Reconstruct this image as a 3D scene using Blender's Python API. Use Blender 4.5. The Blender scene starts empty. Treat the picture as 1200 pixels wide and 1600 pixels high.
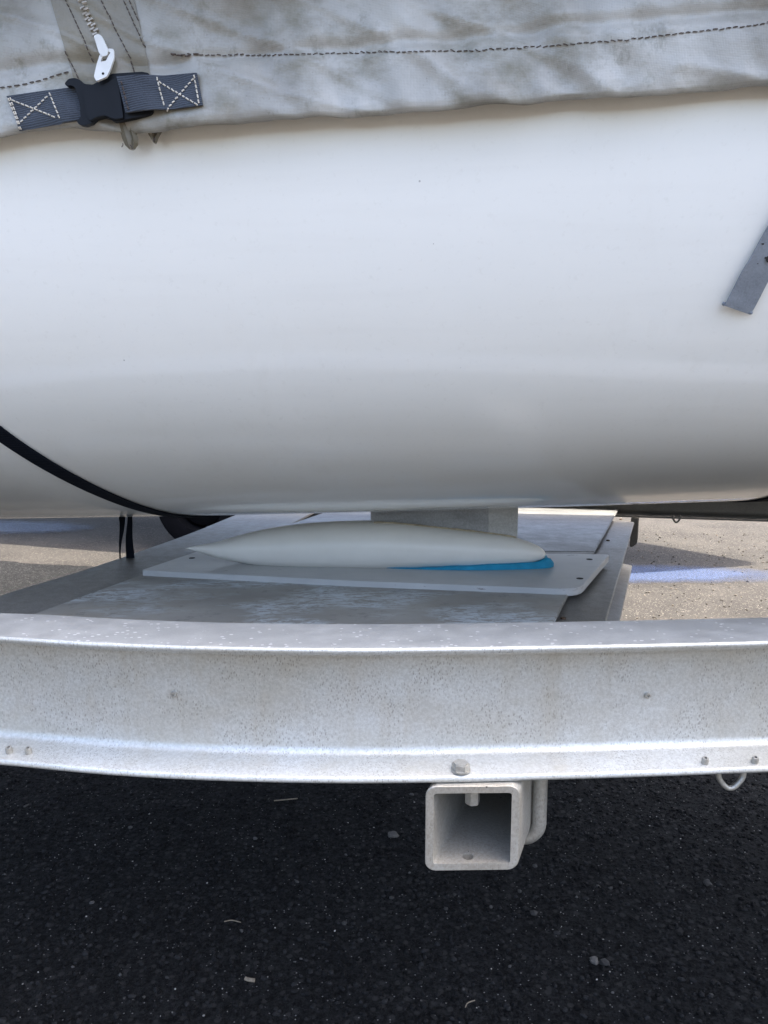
import bpy, bmesh, math, random
from mathutils import Vector, Matrix, noise
from mathutils.bvhtree import BVHTree

random.seed(7)
R = math.radians
S = bpy.context.scene
COL = S.collection

# ------------------------------------------------------------------ camera, sky, sun, exposure
CAM_Z = 0.75
PITCH = R(8.52)
FPX = 1202.0
cam_data = bpy.data.cameras.new("camera")
cam = bpy.data.objects.new("camera", cam_data)
COL.objects.link(cam)
cam.location = (0, 0, CAM_Z)
cam.rotation_euler = (R(90) - PITCH, 0, 0)
cam_data.sensor_fit = 'VERTICAL'
cam_data.sensor_height = 36.0
cam_data.sensor_width = 27.0
cam_data.lens = FPX / 1600 * 36
cam_data.clip_start = 0.02
cam_data.clip_end = 2000
S.camera = cam

SUN_EL, SUN_AZ = R(66), R(84)           # azimuth from +Y towards +X
world = bpy.data.worlds.new("World")
S.world = world
world.use_nodes = True
wn = world.node_tree
for n in list(wn.nodes):
    wn.nodes.remove(n)
wo = wn.nodes.new('ShaderNodeOutputWorld')
wb = wn.nodes.new('ShaderNodeBackground')
ws = wn.nodes.new('ShaderNodeTexSky')
ws.sky_type = 'NISHITA'
ws.sun_disc = False
ws.sun_elevation = SUN_EL
ws.sun_rotation = SUN_AZ
ws.air_density = 1.0
ws.dust_density = 6.5
ws.ozone_density = 2.6
wb.inputs['Strength'].default_value = 0.14
wn.links.new(ws.outputs[0], wb.inputs[0])
wn.links.new(wb.outputs[0], wo.inputs[0])

sun_d = bpy.data.lights.new("sun", 'SUN')
sun_d.energy = 3.5
sun_d.angle = R(0.53)
sun_d.color = (1.0, 0.94, 0.82)
sun = bpy.data.objects.new("sun", sun_d)
COL.objects.link(sun)
sdir = Vector((math.cos(SUN_EL) * math.sin(SUN_AZ), math.cos(SUN_EL) * math.cos(SUN_AZ), math.sin(SUN_EL)))
sun.rotation_euler = sdir.to_track_quat('Z', 'Y').to_euler()
sun.location = sdir * 20

S.view_settings.view_transform = 'Standard'
S.view_settings.look = 'None'
S.view_settings.exposure = 2.48
S.view_settings.gamma = 1.0
S.view_settings.use_curve_mapping = False
try:
    S.cycles.max_bounces = 6
    S.cycles.diffuse_bounces = 3
    S.cycles.glossy_bounces = 3
except Exception:
    pass

# ------------------------------------------------------------------ helpers
CP, SP = math.cos(PITCH), math.sin(PITCH)
CAM = Vector((0, 0, CAM_Z))


def ray(px, py):
    u, v = (px - 600) / FPX, (py - 800) / FPX
    return Vector((u, CP - v * SP, -SP - v * CP))


def onz(px, py, zr):
    """point of the level plane zr metres from lens height that lies on this line of sight"""
    d = ray(px, py)
    return CAM + d * (zr / d.z)


def ony(px, py, y):
    d = ray(px, py)
    return CAM + d * (y / d.y)


def nz(x, y=0.0, z=0.0):
    return noise.noise(Vector((x, y, z)))


def sstep(a, b, x):
    t = max(0.0, min(1.0, (x - a) / (b - a)))
    return t * t * (3 - 2 * t)


def spline(pts, n):
    """Catmull-Rom through tuples/Vectors, n samples per span"""
    P = [Vector(p) for p in pts]
    P = [P[0] * 2 - P[1]] + P + [P[-1] * 2 - P[-2]]
    out = []
    for i in range(1, len(P) - 2):
        a, b, c, d = P[i - 1:i + 3]
        for k in range(n):
            t = k / n
            out.append(0.5 * ((2 * b) + (c - a) * t + (2 * a - 5 * b + 4 * c - d) * t * t + (3 * b - a - 3 * c + d) * t ** 3))
    out.append(P[-2].copy())
    return out


def lerp_table(tab, x):
    if x <= tab[0][0]:
        return tab[0][1]
    for (a, va), (b, vb) in zip(tab, tab[1:]):
        if x <= b:
            return va + (vb - va) * (x - a) / (b - a)
    return tab[-1][1]


def new_obj(name, verts, faces, mat, parent=None, smooth=True):
    me = bpy.data.meshes.new(name)
    me.from_pydata([tuple(v) for v in verts], [], faces)
    me.validate()
    return finish(name, me, mat, parent, smooth)


def finish(name, me, mat, parent=None, smooth=True):
    if mat:
        me.materials.append(mat)
    if smooth:
        for p in me.polygons:
            p.use_smooth = True
        try:
            if smooth != 'soft':
                me.set_sharp_from_angle(angle=R(38))
        except Exception:
            pass
    o = bpy.data.objects.new(name, me)
    COL.objects.link(o)
    if parent:
        adopt(o, parent)
    return o


def adopt(o, parent):
    o.parent = parent
    root = parent
    M = Matrix.Identity(4)
    chain = []
    while root:
        chain.append(root)
        root = root.parent
    for r in reversed(chain):
        M = M @ r.matrix_parent_inverse @ r.matrix_basis
    o.matrix_parent_inverse = M.inverted()


def from_bm(name, bm, mat, parent=None, smooth=True):
    bmesh.ops.recalc_face_normals(bm, faces=bm.faces[:])
    me = bpy.data.meshes.new(name)
    bm.to_mesh(me)
    bm.free()
    return finish(name, me, mat, parent, smooth)


def tag(o, label=None, cat=None, group=None, kind=None):
    if label:
        o['label'] = label
    if cat:
        o['category'] = cat
    if group:
        o['group'] = group
    if kind:
        o['kind'] = kind
    return o


def thing(name, loc, label, cat, group=None):
    o = bpy.data.objects.new(name, None)
    o.empty_display_size = 0.1
    COL.objects.link(o)
    o.location = loc
    return tag(o, label, cat, group)


def sweep(name, path, section, mat, parent=None, up=Vector((0, 0, 1)), closed=True, caps=True, smooth=True):
    """section = [(side, up)], carried along path; side = direction right of travel"""
    verts, faces = [], []
    n = len(section)
    for i, p in enumerate(path):
        t = (path[min(i + 1, len(path) - 1)] - path[max(i - 1, 0)]).normalized()
        s = t.cross(up).normalized()
        w = s.cross(t).normalized()
        for (a, b) in section:
            verts.append(p + s * a + w * b)
    m = n if closed else n - 1
    for i in range(len(path) - 1):
        for j in range(m):
            k = (j + 1) % n
            faces.append((i * n + j, i * n + k, (i + 1) * n + k, (i + 1) * n + j))
    if caps and closed:
        faces.append(tuple(reversed(range(n))))
        faces.append(tuple((len(path) - 1) * n + j for j in range(n)))
    me = bpy.data.meshes.new(name)
    me.from_pydata([tuple(v) for v in verts], [], faces)
    bm = bmesh.new()
    bm.from_mesh(me)
    bpy.data.meshes.remove(me)
    return from_bm(name, bm, mat, parent, smooth)


def tube_mesh(path, r, seg=10):
    """verts, faces of a round rod along a path (parallel transport)"""
    verts, faces = [], []
    t0 = (path[1] - path[0]).normalized()
    ref = Vector((0, 0, 1)) if abs(t0.z) < 0.9 else Vector((1, 0, 0))
    s = t0.cross(ref).normalized()
    for i, p in enumerate(path):
        t = (path[min(i + 1, len(path) - 1)] - path[max(i - 1, 0)]).normalized()
        s = (s - t * s.dot(t)).normalized()
        w = t.cross(s)
        rr = r(i / (len(path) - 1)) if callable(r) else r
        for k in range(seg):
            a = 2 * math.pi * k / seg
            verts.append(p + s * (rr * math.cos(a)) + w * (rr * math.sin(a)))
    for i in range(len(path) - 1):
        for k in range(seg):
            j = (k + 1) % seg
            faces.append((i * seg + k, i * seg + j, (i + 1) * seg + j, (i + 1) * seg + k))
    faces.append(tuple(reversed(range(seg))))
    faces.append(tuple((len(path) - 1) * seg + k for k in range(seg)))
    return verts, faces


def rod(name, path, r, mat, parent=None, seg=10):
    v, f = tube_mesh(path, r, seg)
    return new_obj(name, v, f, mat, parent)


def prism(name, pts, thick, nrm, mat, parent=None, bevel=0.0, seg=2, smooth=True):
    """polygon pts (world) extruded by thick along nrm, edges bevelled"""
    bm = bmesh.new()
    vs = [bm.verts.new(p) for p in pts]
    f = bm.faces.new(vs)
    r = bmesh.ops.extrude_face_region(bm, geom=[f])
    for e in r['geom']:
        if isinstance(e, bmesh.types.BMVert):
            e.co += nrm * thick
    bmesh.ops.recalc_face_normals(bm, faces=bm.faces[:])
    if bevel:
        bmesh.ops.bevel(bm, geom=bm.edges[:], offset=bevel, segments=seg, affect='EDGES', clamp_overlap=True)
    return from_bm(name, bm, mat, parent, smooth)


def round_poly(pts, rads, seg=5):
    """round the corners of a 3D planar polygon"""
    out = []
    n = len(pts)
    for i, p in enumerate(pts):
        r = rads[i] if isinstance(rads, (list, tuple)) else rads
        a, b = pts[i - 1], pts[(i + 1) % n]
        if r <= 0:
            out.append(p.copy())
            continue
        da, db = (a - p), (b - p)
        la, lb = da.length, db.length
        r = min(r, la * 0.45, lb * 0.45)
        pa, pb = p + da.normalized() * r, p + db.normalized() * r
        for k in range(seg + 1):
            t = k / seg
            out.append(pa * (1 - t) ** 2 + p * 2 * t * (1 - t) + pb * t * t)
    return out


# ------------------------------------------------------------------ materials
class NT:
    def __init__(self, name):
        self.m = bpy.data.materials.new(name)
        self.m.use_nodes = True
        self.t = self.m.node_tree
        self.b = self.t.nodes['Principled BSDF']
        self.out = self.t.nodes['Material Output']
        self.co = self.t.nodes.new('ShaderNodeTexCoord')

    def n(self, kind, **kw):
        o = self.t.nodes.new(kind)
        for k, v in kw.items():
            if hasattr(o, k):
                setattr(o, k, v)
            else:
                o.inputs[k].default_value = v
        return o

    def l(self, a, b):
        self.t.links.new(a, b)

    def map(self, scale=(1, 1, 1), rot=(0, 0, 0), loc=(0, 0, 0)):
        m = self.n('ShaderNodeMapping')
        m.inputs['Scale'].default_value = scale
        m.inputs['Rotation'].default_value = rot
        m.inputs['Location'].default_value = loc
        self.l(self.co.outputs['Object'], m.inputs['Vector'])
        return m.outputs[0]

    def noise(self, scale, detail=4, rough=0.55, vec=None, dist=0.0):
        n = self.n('ShaderNodeTexNoise', Scale=scale, Detail=detail, Roughness=rough, Distortion=dist)
        self.l(vec if vec else self.co.outputs['Object'], n.inputs['Vector'])
        return n.outputs['Fac']

    def voro(self, scale, feature='F1', vec=None, out='Distance'):
        n = self.n('ShaderNodeTexVoronoi', feature=feature)
        n.inputs['Scale'].default_value = scale
        self.l(vec if vec else self.co.outputs['Object'], n.inputs['Vector'])
        return n.outputs[out]

    def ramp(self, fac, stops):
        r = self.n('ShaderNodeValToRGB')
        el = r.color_ramp.elements
        while len(el) < len(stops):
            el.new(0.5)
        for e, (p, c) in zip(el, stops):
            e.position = p
            e.color = c if len(c) == 4 else (*c, 1)
        self.l(fac, r.inputs[0])
        return r.outputs[0]

    def mix(self, fac, a, b, mode='MIX'):
        m = self.n('ShaderNodeMix', data_type='RGBA', blend_type=mode)
        for sock, v in ((0, fac), (6, a), (7, b)):
            if isinstance(v, (int, float)):
                m.inputs[sock].default_value = v
            elif isinstance(v, tuple):
                m.inputs[sock].default_value = v if len(v) == 4 else (*v, 1)
            else:
                self.l(v, m.inputs[sock])
        return m.outputs[2]

    def math(self, op, a, b=0.0, c=None, clamp=False):
        m = self.n('ShaderNodeMath', operation=op, use_clamp=clamp)
        for i, v in enumerate((a, b) if c is None else (a, b, c)):
            if isinstance(v, (int, float)):
                m.inputs[i].default_value = v
            else:
                self.l(v, m.inputs[i])
        return m.outputs[0]

    def bump(self, h, strength=0.3, dist=0.001, prev=None):
        b = self.n('ShaderNodeBump', Strength=strength, Distance=dist)
        self.l(h, b.inputs['Height'])
        if prev:
            self.l(prev, b.inputs['Normal'])
        return b.outputs[0]

    def set(self, **kw):
        for k, v in kw.items():
            s = self.b.inputs[k.replace('_', ' ')]
            if isinstance(v, (int, float)):
                s.default_value = v
            elif isinstance(v, tuple):
                s.default_value = v if len(v) == 4 else (*v, 1)
            else:
                self.l(v, s)
        return self.m


def g(v):
    return (v, v, v)


def mat_gelcoat():
    k = NT('white_gelcoat')
    big = k.noise(2.2, 4)
    col = k.ramp(big, [(0.3, (0.83, 0.815, 0.755)), (0.7, (0.88, 0.868, 0.815))])
    streak = k.noise(1.0, 2, 0.6, k.map((6, 6, 70)))
    col = k.mix(k.ramp(streak, [(0.5, g(0)), (0.9, g(0.14))]), col, (0.66, 0.63, 0.57))
    sp = k.voro(38)
    gate = k.noise(9, 2)
    speck = k.math('MULTIPLY', k.math('LESS_THAN', sp, 0.03), k.math('GREATER_THAN', gate, 0.56))
    drip = k.noise(1.0, 4, 0.6, k.map((55, 55, 2.0)))
    col = k.mix(k.math('MULTIPLY', k.ramp(drip, [(0.54, g(0)), (0.78, g(0.16))]), k.ramp(k.noise(4, 3), [(0.45, g(0)), (0.65, g(1))])), col, (0.62, 0.585, 0.50))
    dust = k.noise(160, 2, 0.8)
    col = k.mix(k.ramp(dust, [(0.6, g(0)), (0.8, g(0.18))]), col, (0.6, 0.57, 0.5))
    col = k.mix(k.math('MULTIPLY', speck, 0.55), col, (0.25, 0.23, 0.2))
    rg = k.ramp(k.noise(14, 2), [(0.3, g(0.19)), (0.75, g(0.25))])
    bp = k.bump(k.noise(3, 1), 0.06, 0.003)
    return k.set(Base_Color=col, Roughness=rg, Normal=bp, Coat_Weight=0.7, Coat_Roughness=0.08)


def mat_alu(name, base, dirt, rough=0.42, metal=0.8, fleck=0.5, white_top=0.0, streak=(1, 1, 1), dirt_amt=0.5):
    k = NT(name)
    big = k.noise(5, 5, 0.6, k.map(streak))
    fine = k.noise(420, 3, 0.7)
    col = k.mix(k.ramp(big, [(0.38, g(0)), (0.72, g(dirt_amt))]), base, dirt)
    col = k.mix(k.ramp(fine, [(0.4, g(0.28)), (0.62, g(0.0))]), col, tuple(c * 0.55 for c in dirt))
    if fleck:
        v = k.voro(620, vec=k.map((1, 1, 0.45)))
        gate = k.noise(26, 4, 0.65)
        fm = k.math('MULTIPLY', k.math('LESS_THAN', v, 0.3), k.ramp(gate, [(0.36, g(0)), (0.58, g(1))]))
        col = k.mix(k.math('MULTIPLY', fm, fleck), col, (0.13, 0.11, 0.09))
        v2 = k.voro(46)
        g2 = k.noise(13, 2)
        col = k.mix(k.math('MULTIPLY', k.math('MULTIPLY', k.math('LESS_THAN', v2, 0.035), k.math('GREATER_THAN', g2, 0.55)), 0.8), col, (0.05, 0.045, 0.04))
    if white_top:
        dr = k.ramp(k.noise(1.0, 5, 0.65, k.map((26, 26, 3.0))), [(0.5, g(0)), (0.78, g(0.55))])
        col = k.mix(dr, col, (0.40, 0.355, 0.27))
        v = k.voro(190, vec=k.map((0.75, 1.1, 1)))
        gate = k.noise(45, 3, 0.6)
        wm = k.math('MULTIPLY', k.math('LESS_THAN', v, 0.21), k.math('GREATER_THAN', gate, 0.52))
        ge = k.n('ShaderNodeNewGeometry')
        sx = k.n('ShaderNodeSeparateXYZ')
        k.l(ge.outputs['Normal'], sx.inputs[0])
        sp_ = k.n('ShaderNodeSeparateXYZ')
        k.l(k.co.outputs['Object'], sp_.inputs[0])
        wm = k.math('MULTIPLY', k.math('MULTIPLY', wm, k.math('GREATER_THAN', sp_.outputs[2], 0.56)), k.math('GREATER_THAN', sx.outputs[2], 0.85))
        topf = k.math('MULTIPLY', k.math('GREATER_THAN', sp_.outputs[2], 0.56), k.math('GREATER_THAN', sx.outputs[2], 0.9))
        dimmed_top = k.ramp(k.noise(60, 5, 0.75), [(0.3, (0.27, 0.285, 0.30)), (0.7, (0.40, 0.415, 0.425))])
        col = k.mix(k.math('MULTIPLY', topf, 0.85), col, dimmed_top)  # dull grey top face, darkened in colour to offset the bright sky
        col = k.mix(k.math('MULTIPLY', wm, white_top), col, (0.80, 0.82, 0.82))
    rg = k.ramp(k.noise(60, 5, 0.7), [(0.3, g(rough - 0.08)), (0.7, g(rough + 0.14))])
    bp = k.bump(fine, 0.22, 0.0006)
    bp = k.bump(k.noise(30, 2), 0.12, 0.002, bp)
    return k.set(Base_Color=col, Metallic=metal, Roughness=rg, Normal=bp)


def mat_tray_paint():
    k = NT('scraped_grey_paint_on_aluminium')
    base = k.ramp(k.noise(7, 5, 0.6), [(0.3, (0.23, 0.22, 0.195)), (0.7, (0.37, 0.355, 0.315))])
    v = k.map((9, 26, 1), rot=(0, 0, R(-32)))
    brush = k.noise(7, 8, 0.72, v, 0.6)
    area = k.noise(6, 3, 0.5, k.map((1, 1.7, 1), loc=(0.35, 0.1, 0)))
    m = k.math('MULTIPLY', k.ramp(brush, [(0.46, g(0)), (0.52, g(1))]), k.ramp(area, [(0.46, g(0)), (0.58, g(1))]))
    col = k.mix(m, base, (0.50, 0.54, 0.55))
    st = k.ramp(k.noise(11, 6, 0.65), [(0.5, g(0)), (0.75, g(0.55))])
    col = k.mix(st, col, (0.25, 0.22, 0.165))
    dk = k.ramp(k.noise(40, 6, 0.75), [(0.56, g(0)), (0.74, g(0.6))])
    col = k.mix(dk, col, (0.09, 0.09, 0.088))
    bp = k.bump(brush, 0.2, 0.0008)
    return k.set(Base_Color=col, Metallic=0.1, Roughness=0.5, Normal=bp)


def mat_plain(name, col, rough=0.5, metal=0.0, var=0.12, scale=30, bump=0.15, bd=0.001, **kw):
    k = NT(name)
    n = k.noise(scale, 5, 0.6)
    c = k.ramp(n, [(0.3, tuple(x * (1 - var) for x in col)), (0.7, tuple(min(1, x * (1 + var)) for x in col))])
    bp = k.bump(k.noise(scale * 6, 4, 0.6), bump, bd)
    return k.set(Base_Color=c, Roughness=rough, Metallic=metal, Normal=bp, **kw)


def mat_board():
    k = NT('white_plastic_board')
    n = k.noise(9, 5, 0.6)
    col = k.ramp(n, [(0.3, (0.42, 0.425, 0.415)), (0.7, (0.52, 0.52, 0.505))])
    sc = k.ramp(k.noise(5, 7, 0.7, k.map((1, 7, 12))), [(0.58, g(0)), (0.68, g(0.5))])
    col = k.mix(sc, col, (0.33, 0.33, 0.32))
    scuff = k.math('MULTIPLY', k.ramp(k.noise(70, 5, 0.8, k.map((0.6, 1, 3))), [(0.60, g(0)), (0.64, g(1))]),
                   k.ramp(k.noise(9, 2), [(0.5, g(0)), (0.6, g(0.8))]))
    col = k.mix(scuff, col, (0.10, 0.085, 0.075))
    return k.set(Base_Color=col, Roughness=0.38, Normal=k.bump(k.noise(120, 4), 0.1, 0.0006))


def mat_canvas(name, a, b, stain, stain_amt=0.6):
    k = NT(name)
    big = k.noise(9, 5, 0.6)
    col = k.ramp(big, [(0.32, a), (0.68, b)])
    st = k.ramp(k.noise(16, 6, 0.7, k.map((1, 1, 1.6), loc=(2.3, 0, 0))), [(0.48, g(0)), (0.72, g(stain_amt))])
    col = k.mix(st, col, stain)
    speck = k.ramp(k.noise(420, 3, 0.8), [(0.62, g(0)), (0.74, g(0.5))])
    col = k.mix(speck, col, (0.14, 0.13, 0.09))
    mold = k.ramp(k.noise(34, 5, 0.75, k.map((1, 1, 0.7), loc=(5, 1, 3))), [(0.57, g(0)), (0.72, g(0.7))])
    col = k.mix(mold, col, (0.17, 0.165, 0.12))
    w1 = k.n('ShaderNodeTexWave', Scale=300)
    k.l(k.map((1, 0, 0), rot=(0, R(12), 0)), w1.inputs[0])
    w2 = k.n('ShaderNodeTexWave', Scale=300)
    w2.bands_direction = 'Z'
    k.l(k.map((0, 0, 1), rot=(0, R(-4), 0)), w2.inputs[0])
    h = k.math('ADD', w1.outputs['Fac'], w2.outputs['Fac'])
    weave = k.ramp(h, [(0.0, g(0.86)), (1.0, g(1.0))])
    col = k.mix(1.0, col, weave, 'MULTIPLY')
    bp = k.bump(h, 0.12, 0.0004)
    bp = k.bump(k.noise(48, 4, 0.65), 0.32, 0.004, bp)
    return k.set(Base_Color=col, Roughness=0.35, Normal=bp, Sheen_Weight=0.25, Sheen_Roughness=0.4, Specular_IOR_Level=0.6)


def mat_webbing(name, a, b, scale=210, ang=0.0, sheen=0.15):
    k = NT(name)
    w1 = k.n('ShaderNodeTexWave', Scale=scale)
    w1.bands_direction = 'Z'
    k.l(k.map((1, 1, 1), rot=(0, ang, 0)), w1.inputs[0])
    w2 = k.noise(620, 3, 0.6)
    f = k.math('MULTIPLY_ADD', w2, 0.8, k.math('MULTIPLY', w1.outputs['Fac'], 0.6))
    col = k.ramp(f, [(0.35, a), (0.85, b)])
    fade = k.ramp(k.noise(35, 4), [(0.35, g(0)), (0.75, g(0.35))])
    col = k.mix(fade, col, tuple(min(1, c * 1.7) for c in b))
    return k.set(Base_Color=col, Roughness=0.8, Normal=k.bump(f, 0.45, 0.0012), Sheen_Weight=sheen, Specular_IOR_Level=0.1 + sheen * 2)


def mat_asphalt(name, dark, light, stone, spec=0.15, tan=None):
    k = NT(name)
    v = k.voro(95)
    vc = v.node.outputs['Color']
    sx = k.n('ShaderNodeSeparateColor')
    k.l(vc, sx.inputs[0])
    big = k.noise(1.6, 5, 0.6)
    med = k.noise(150, 4, 0.75)
    col = k.ramp(med, [(0.36, dark), (0.64, light)])
    pick = k.math('GREATER_THAN', sx.outputs[0], 0.72)
    inside = k.ramp(v, [(0.30, g(1)), (0.5, g(0))])
    col = k.mix(k.math('MULTIPLY', k.math('MULTIPLY', pick, inside), 0.6), col, stone)
    v3 = k.voro(300)
    c3 = v3.node.outputs['Color']
    s3 = k.n('ShaderNodeSeparateColor')
    k.l(c3, s3.inputs[0])
    pale_speck = k.math('MULTIPLY', k.math('LESS_THAN', v3, 0.3), k.math('GREATER_THAN', s3.outputs[1], 0.955))  # tiny pale specks scattered in the aggregate
    col = k.mix(k.math('MULTIPLY', pale_speck, 0.8), col, tuple(min(1, c * 5) for c in stone))
    col = k.mix(1.0, col, k.ramp(big, [(0.3, g(0.75)), (0.72, g(1.15))]), 'MULTIPLY')
    if tan:
        col = k.mix(k.ramp(k.noise(3.2, 5, 0.65), [(0.4, g(0)), (0.65, g(0.5))]), col, tan)
    bp = k.bump(k.noise(300, 4, 0.85), 1.0, 0.004)
    return k.set(Base_Color=col, Roughness=0.85, Normal=bp, Specular_IOR_Level=spec)


M = {}
M['gel'] = mat_gelcoat()
M['beam'] = mat_alu('weathered_aluminium', (0.62, 0.632, 0.62), (0.45, 0.42, 0.345), 0.42, 0.5, 0.42, 0.6, (1, 1, 2.2), 0.8)
M['galv'] = mat_alu('galvanised_steel', (0.47, 0.46, 0.425), (0.34, 0.295, 0.22), 0.45, 0.6, 0.25, 0, (2, 2, 2), 0.6)
M['plate'] = mat_alu('bare_aluminium_plate', (0.28, 0.28, 0.275), (0.13, 0.13, 0.127), 0.45, 0.6, 0.2, 0, (1.5, 4, 1), 0.6)
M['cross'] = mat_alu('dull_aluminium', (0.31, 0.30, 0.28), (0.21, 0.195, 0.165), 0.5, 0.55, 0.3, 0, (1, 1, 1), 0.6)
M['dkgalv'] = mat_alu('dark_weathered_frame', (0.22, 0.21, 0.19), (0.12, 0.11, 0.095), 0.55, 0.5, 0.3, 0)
M['tray'] = mat_tray_paint()
M['board'] = mat_board()
M['bulb'] = mat_plain('faired_white_bulb_paint', (0.83, 0.80, 0.73), 0.34, 0, 0.04, 14, 0.05, 0.0006)
M['fin'] = mat_alu('grey_keel_metal', (0.38, 0.38, 0.375), (0.20, 0.20, 0.195), 0.5, 0.45, 0.3, 0, (3, 3, 12), 0.7)
M['finlt'] = mat_alu('lighter_keel_metal', (0.50, 0.495, 0.475), (0.35, 0.335, 0.30), 0.5, 0.45, 0.3, 0, (3, 3, 12), 0.6)
M['sealant'] = mat_plain('yellowed_sealant', (0.42, 0.35, 0.24), 0.6, 0, 0.3, 90, 0.3)
M['pad'] = mat_plain('blue_foam', (0.006, 0.25, 0.42), 0.7, 0, 0.15, 60, 0.3, 0.001)
M['hole'] = mat_plain('dark_recess', (0.02, 0.018, 0.016), 0.9)
M['rust'] = mat_plain('rusty_screw', (0.10, 0.06, 0.035), 0.7, 0.3, 0.4, 200, 0.4)
M['canvas'] = mat_canvas('silver_grey_canvas', (0.28, 0.265, 0.23), (0.52, 0.512, 0.475), (0.17, 0.157, 0.10), 0.8)
M['placket'] = mat_canvas('brown_grey_canvas', (0.215, 0.195, 0.15), (0.31, 0.285, 0.225), (0.17, 0.145, 0.09), 0.7)
M['fray'] = mat_canvas('frayed_canvas', (0.13, 0.11, 0.07), (0.21, 0.18, 0.125), (0.10, 0.085, 0.05), 0.7)
M['thread'] = mat_plain('brown_thread', (0.085, 0.065, 0.055), 0.85, 0, 0.3, 300, 0.3)
M['wthread'] = mat_plain('white_thread', (0.66, 0.61, 0.52), 0.8, 0, 0.2, 300, 0.3)
M['web'] = mat_webbing('slate_webbing', (0.018, 0.023, 0.032), (0.052, 0.063, 0.082), 190, R(7))
M['greyweb'] = mat_webbing('grey_blue_webbing', (0.11, 0.12, 0.135), (0.24, 0.26, 0.285), 420, R(14))
M['blackweb'] = mat_webbing('black_webbing', (0.003, 0.004, 0.007), (0.006, 0.008, 0.013), 160, 0.0, 0.0)
M['buckle'] = mat_plain('navy_black_plastic', (0.005, 0.0065, 0.010), 0.55, 0, 0.15, 40, 0.06, Specular_IOR_Level=0.25)
M['zip'] = mat_plain('white_plastic', (0.72, 0.72, 0.69), 0.4, 0, 0.06, 60, 0.1)
M['teeth'] = mat_plain('grimy_zip_teeth', (0.52, 0.49, 0.44), 0.5, 0, 0.35, 260, 0.2)
M['asph'] = mat_asphalt('black_asphalt', (0.0045, 0.0045, 0.0047), (0.026, 0.026, 0.0264), (0.05, 0.049, 0.047), 0.06)
M['old'] = mat_asphalt('worn_tan_asphalt', (0.020, 0.018, 0.016), (0.058, 0.052, 0.046), (0.13, 0.115, 0.097), tan=(0.06, 0.054, 0.047))
M['tyre'] = mat_plain('black_rubber', (0.004, 0.004, 0.005), 0.9, 0, 0.2, 40, 0.3, Specular_IOR_Level=0.08)
M['bunk'] = mat_plain('grey_bunk_carpet', (0.06, 0.06, 0.062), 0.95, 0, 0.3, 200, 0.8, 0.003)
M['paper'] = mat_plain('white_paper', (0.75, 0.76, 0.78), 0.7, 0, 0.05, 60, 0.2)
M['twig'] = mat_plain('dry_twig', (0.20, 0.165, 0.12), 0.85, 0, 0.3, 300, 0.5)

# ------------------------------------------------------------------ ground
def grid_patch(name, poly, z, mat):
    return new_obj(name, [Vector((p[0], p[1], z)) for p in poly], [tuple(range(len(poly)))], mat, smooth=False)


ground = grid_patch('ground', [(-400, -400), (400, -400), (400, 400), (-400, 400)], 0.0, M['old'])
tag(ground, kind='structure')
# the darker surface under the trailer; its ragged far edge
edge = []
ctrl = [(-9, 5.6), (-4.2, 4.35), (-1.75, 3.46), (-1.3, 3.34), (-0.4, 2.75), (0.3, 2.30), (0.9, 2.02), (3, 1.2), (9, -1.0)]
for p in spline([(a, b, 0) for a, b in ctrl], 40):
    edge.append((p.x, p.y + 0.02 * nz(p.x * 9) + 0.012 * nz(p.x * 40, 3)))
apron = grid_patch('dark_asphalt', edge + [(9, -3.2)] + [(x_ * 0.25, 0.16 - 0.32 * x_ * 0.25 * 0.3 + 0.03 * nz(x_ * 1.3)) for x_ in range(20, -37, -1)], 0.004, M['asph'])  # near edge drawn in so sunlit pale ground brightens the hull
tag(apron, kind='structure')


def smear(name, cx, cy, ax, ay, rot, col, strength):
    """patchy blue sheet tinting the asphalt, ragged soft edge"""
    k = NT(name + '_paint')  # blue tint of the sheet
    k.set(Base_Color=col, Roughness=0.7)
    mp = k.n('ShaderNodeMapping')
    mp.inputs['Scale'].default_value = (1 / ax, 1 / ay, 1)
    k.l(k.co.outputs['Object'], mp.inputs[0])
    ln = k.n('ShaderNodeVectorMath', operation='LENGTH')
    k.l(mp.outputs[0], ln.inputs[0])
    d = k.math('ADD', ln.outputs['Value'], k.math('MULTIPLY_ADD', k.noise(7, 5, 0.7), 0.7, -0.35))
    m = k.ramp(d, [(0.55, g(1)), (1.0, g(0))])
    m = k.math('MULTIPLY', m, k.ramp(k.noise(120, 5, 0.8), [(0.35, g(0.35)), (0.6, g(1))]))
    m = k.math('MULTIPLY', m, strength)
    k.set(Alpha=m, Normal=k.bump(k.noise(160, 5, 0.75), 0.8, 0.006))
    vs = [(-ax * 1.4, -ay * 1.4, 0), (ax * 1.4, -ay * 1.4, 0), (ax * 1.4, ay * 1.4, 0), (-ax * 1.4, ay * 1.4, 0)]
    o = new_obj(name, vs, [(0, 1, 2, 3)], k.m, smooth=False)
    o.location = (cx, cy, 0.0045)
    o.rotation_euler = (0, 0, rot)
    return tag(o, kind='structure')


smear('blue_mark', 1.05, 3.22, 0.75, 0.19, R(-3), (0.035, 0.06, 0.14), 0.8)
smear('blue_mark', -2.15, 4.40, 0.55, 0.24, R(-8), (0.07, 0.09, 0.13), 0.85)

# ------------------------------------------------------------------ trailer
YAW = R(20.5)
LONG = Vector((math.cos(YAW), -math.sin(YAW), 0))
CROSS = Vector((math.sin(YAW), math.cos(YAW), 0))
UP = Vector((0, 0, 1))
ZB = -0.2747                       # underside of the side beams, from lens height
BH = 0.1012                        # beam height
FW = 0.060                         # flange width
trailer = thing('boat_trailer', (0.1, 1.15, 0), 'weathered aluminium boat trailer carrying the white hull', 'trailer')


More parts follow.
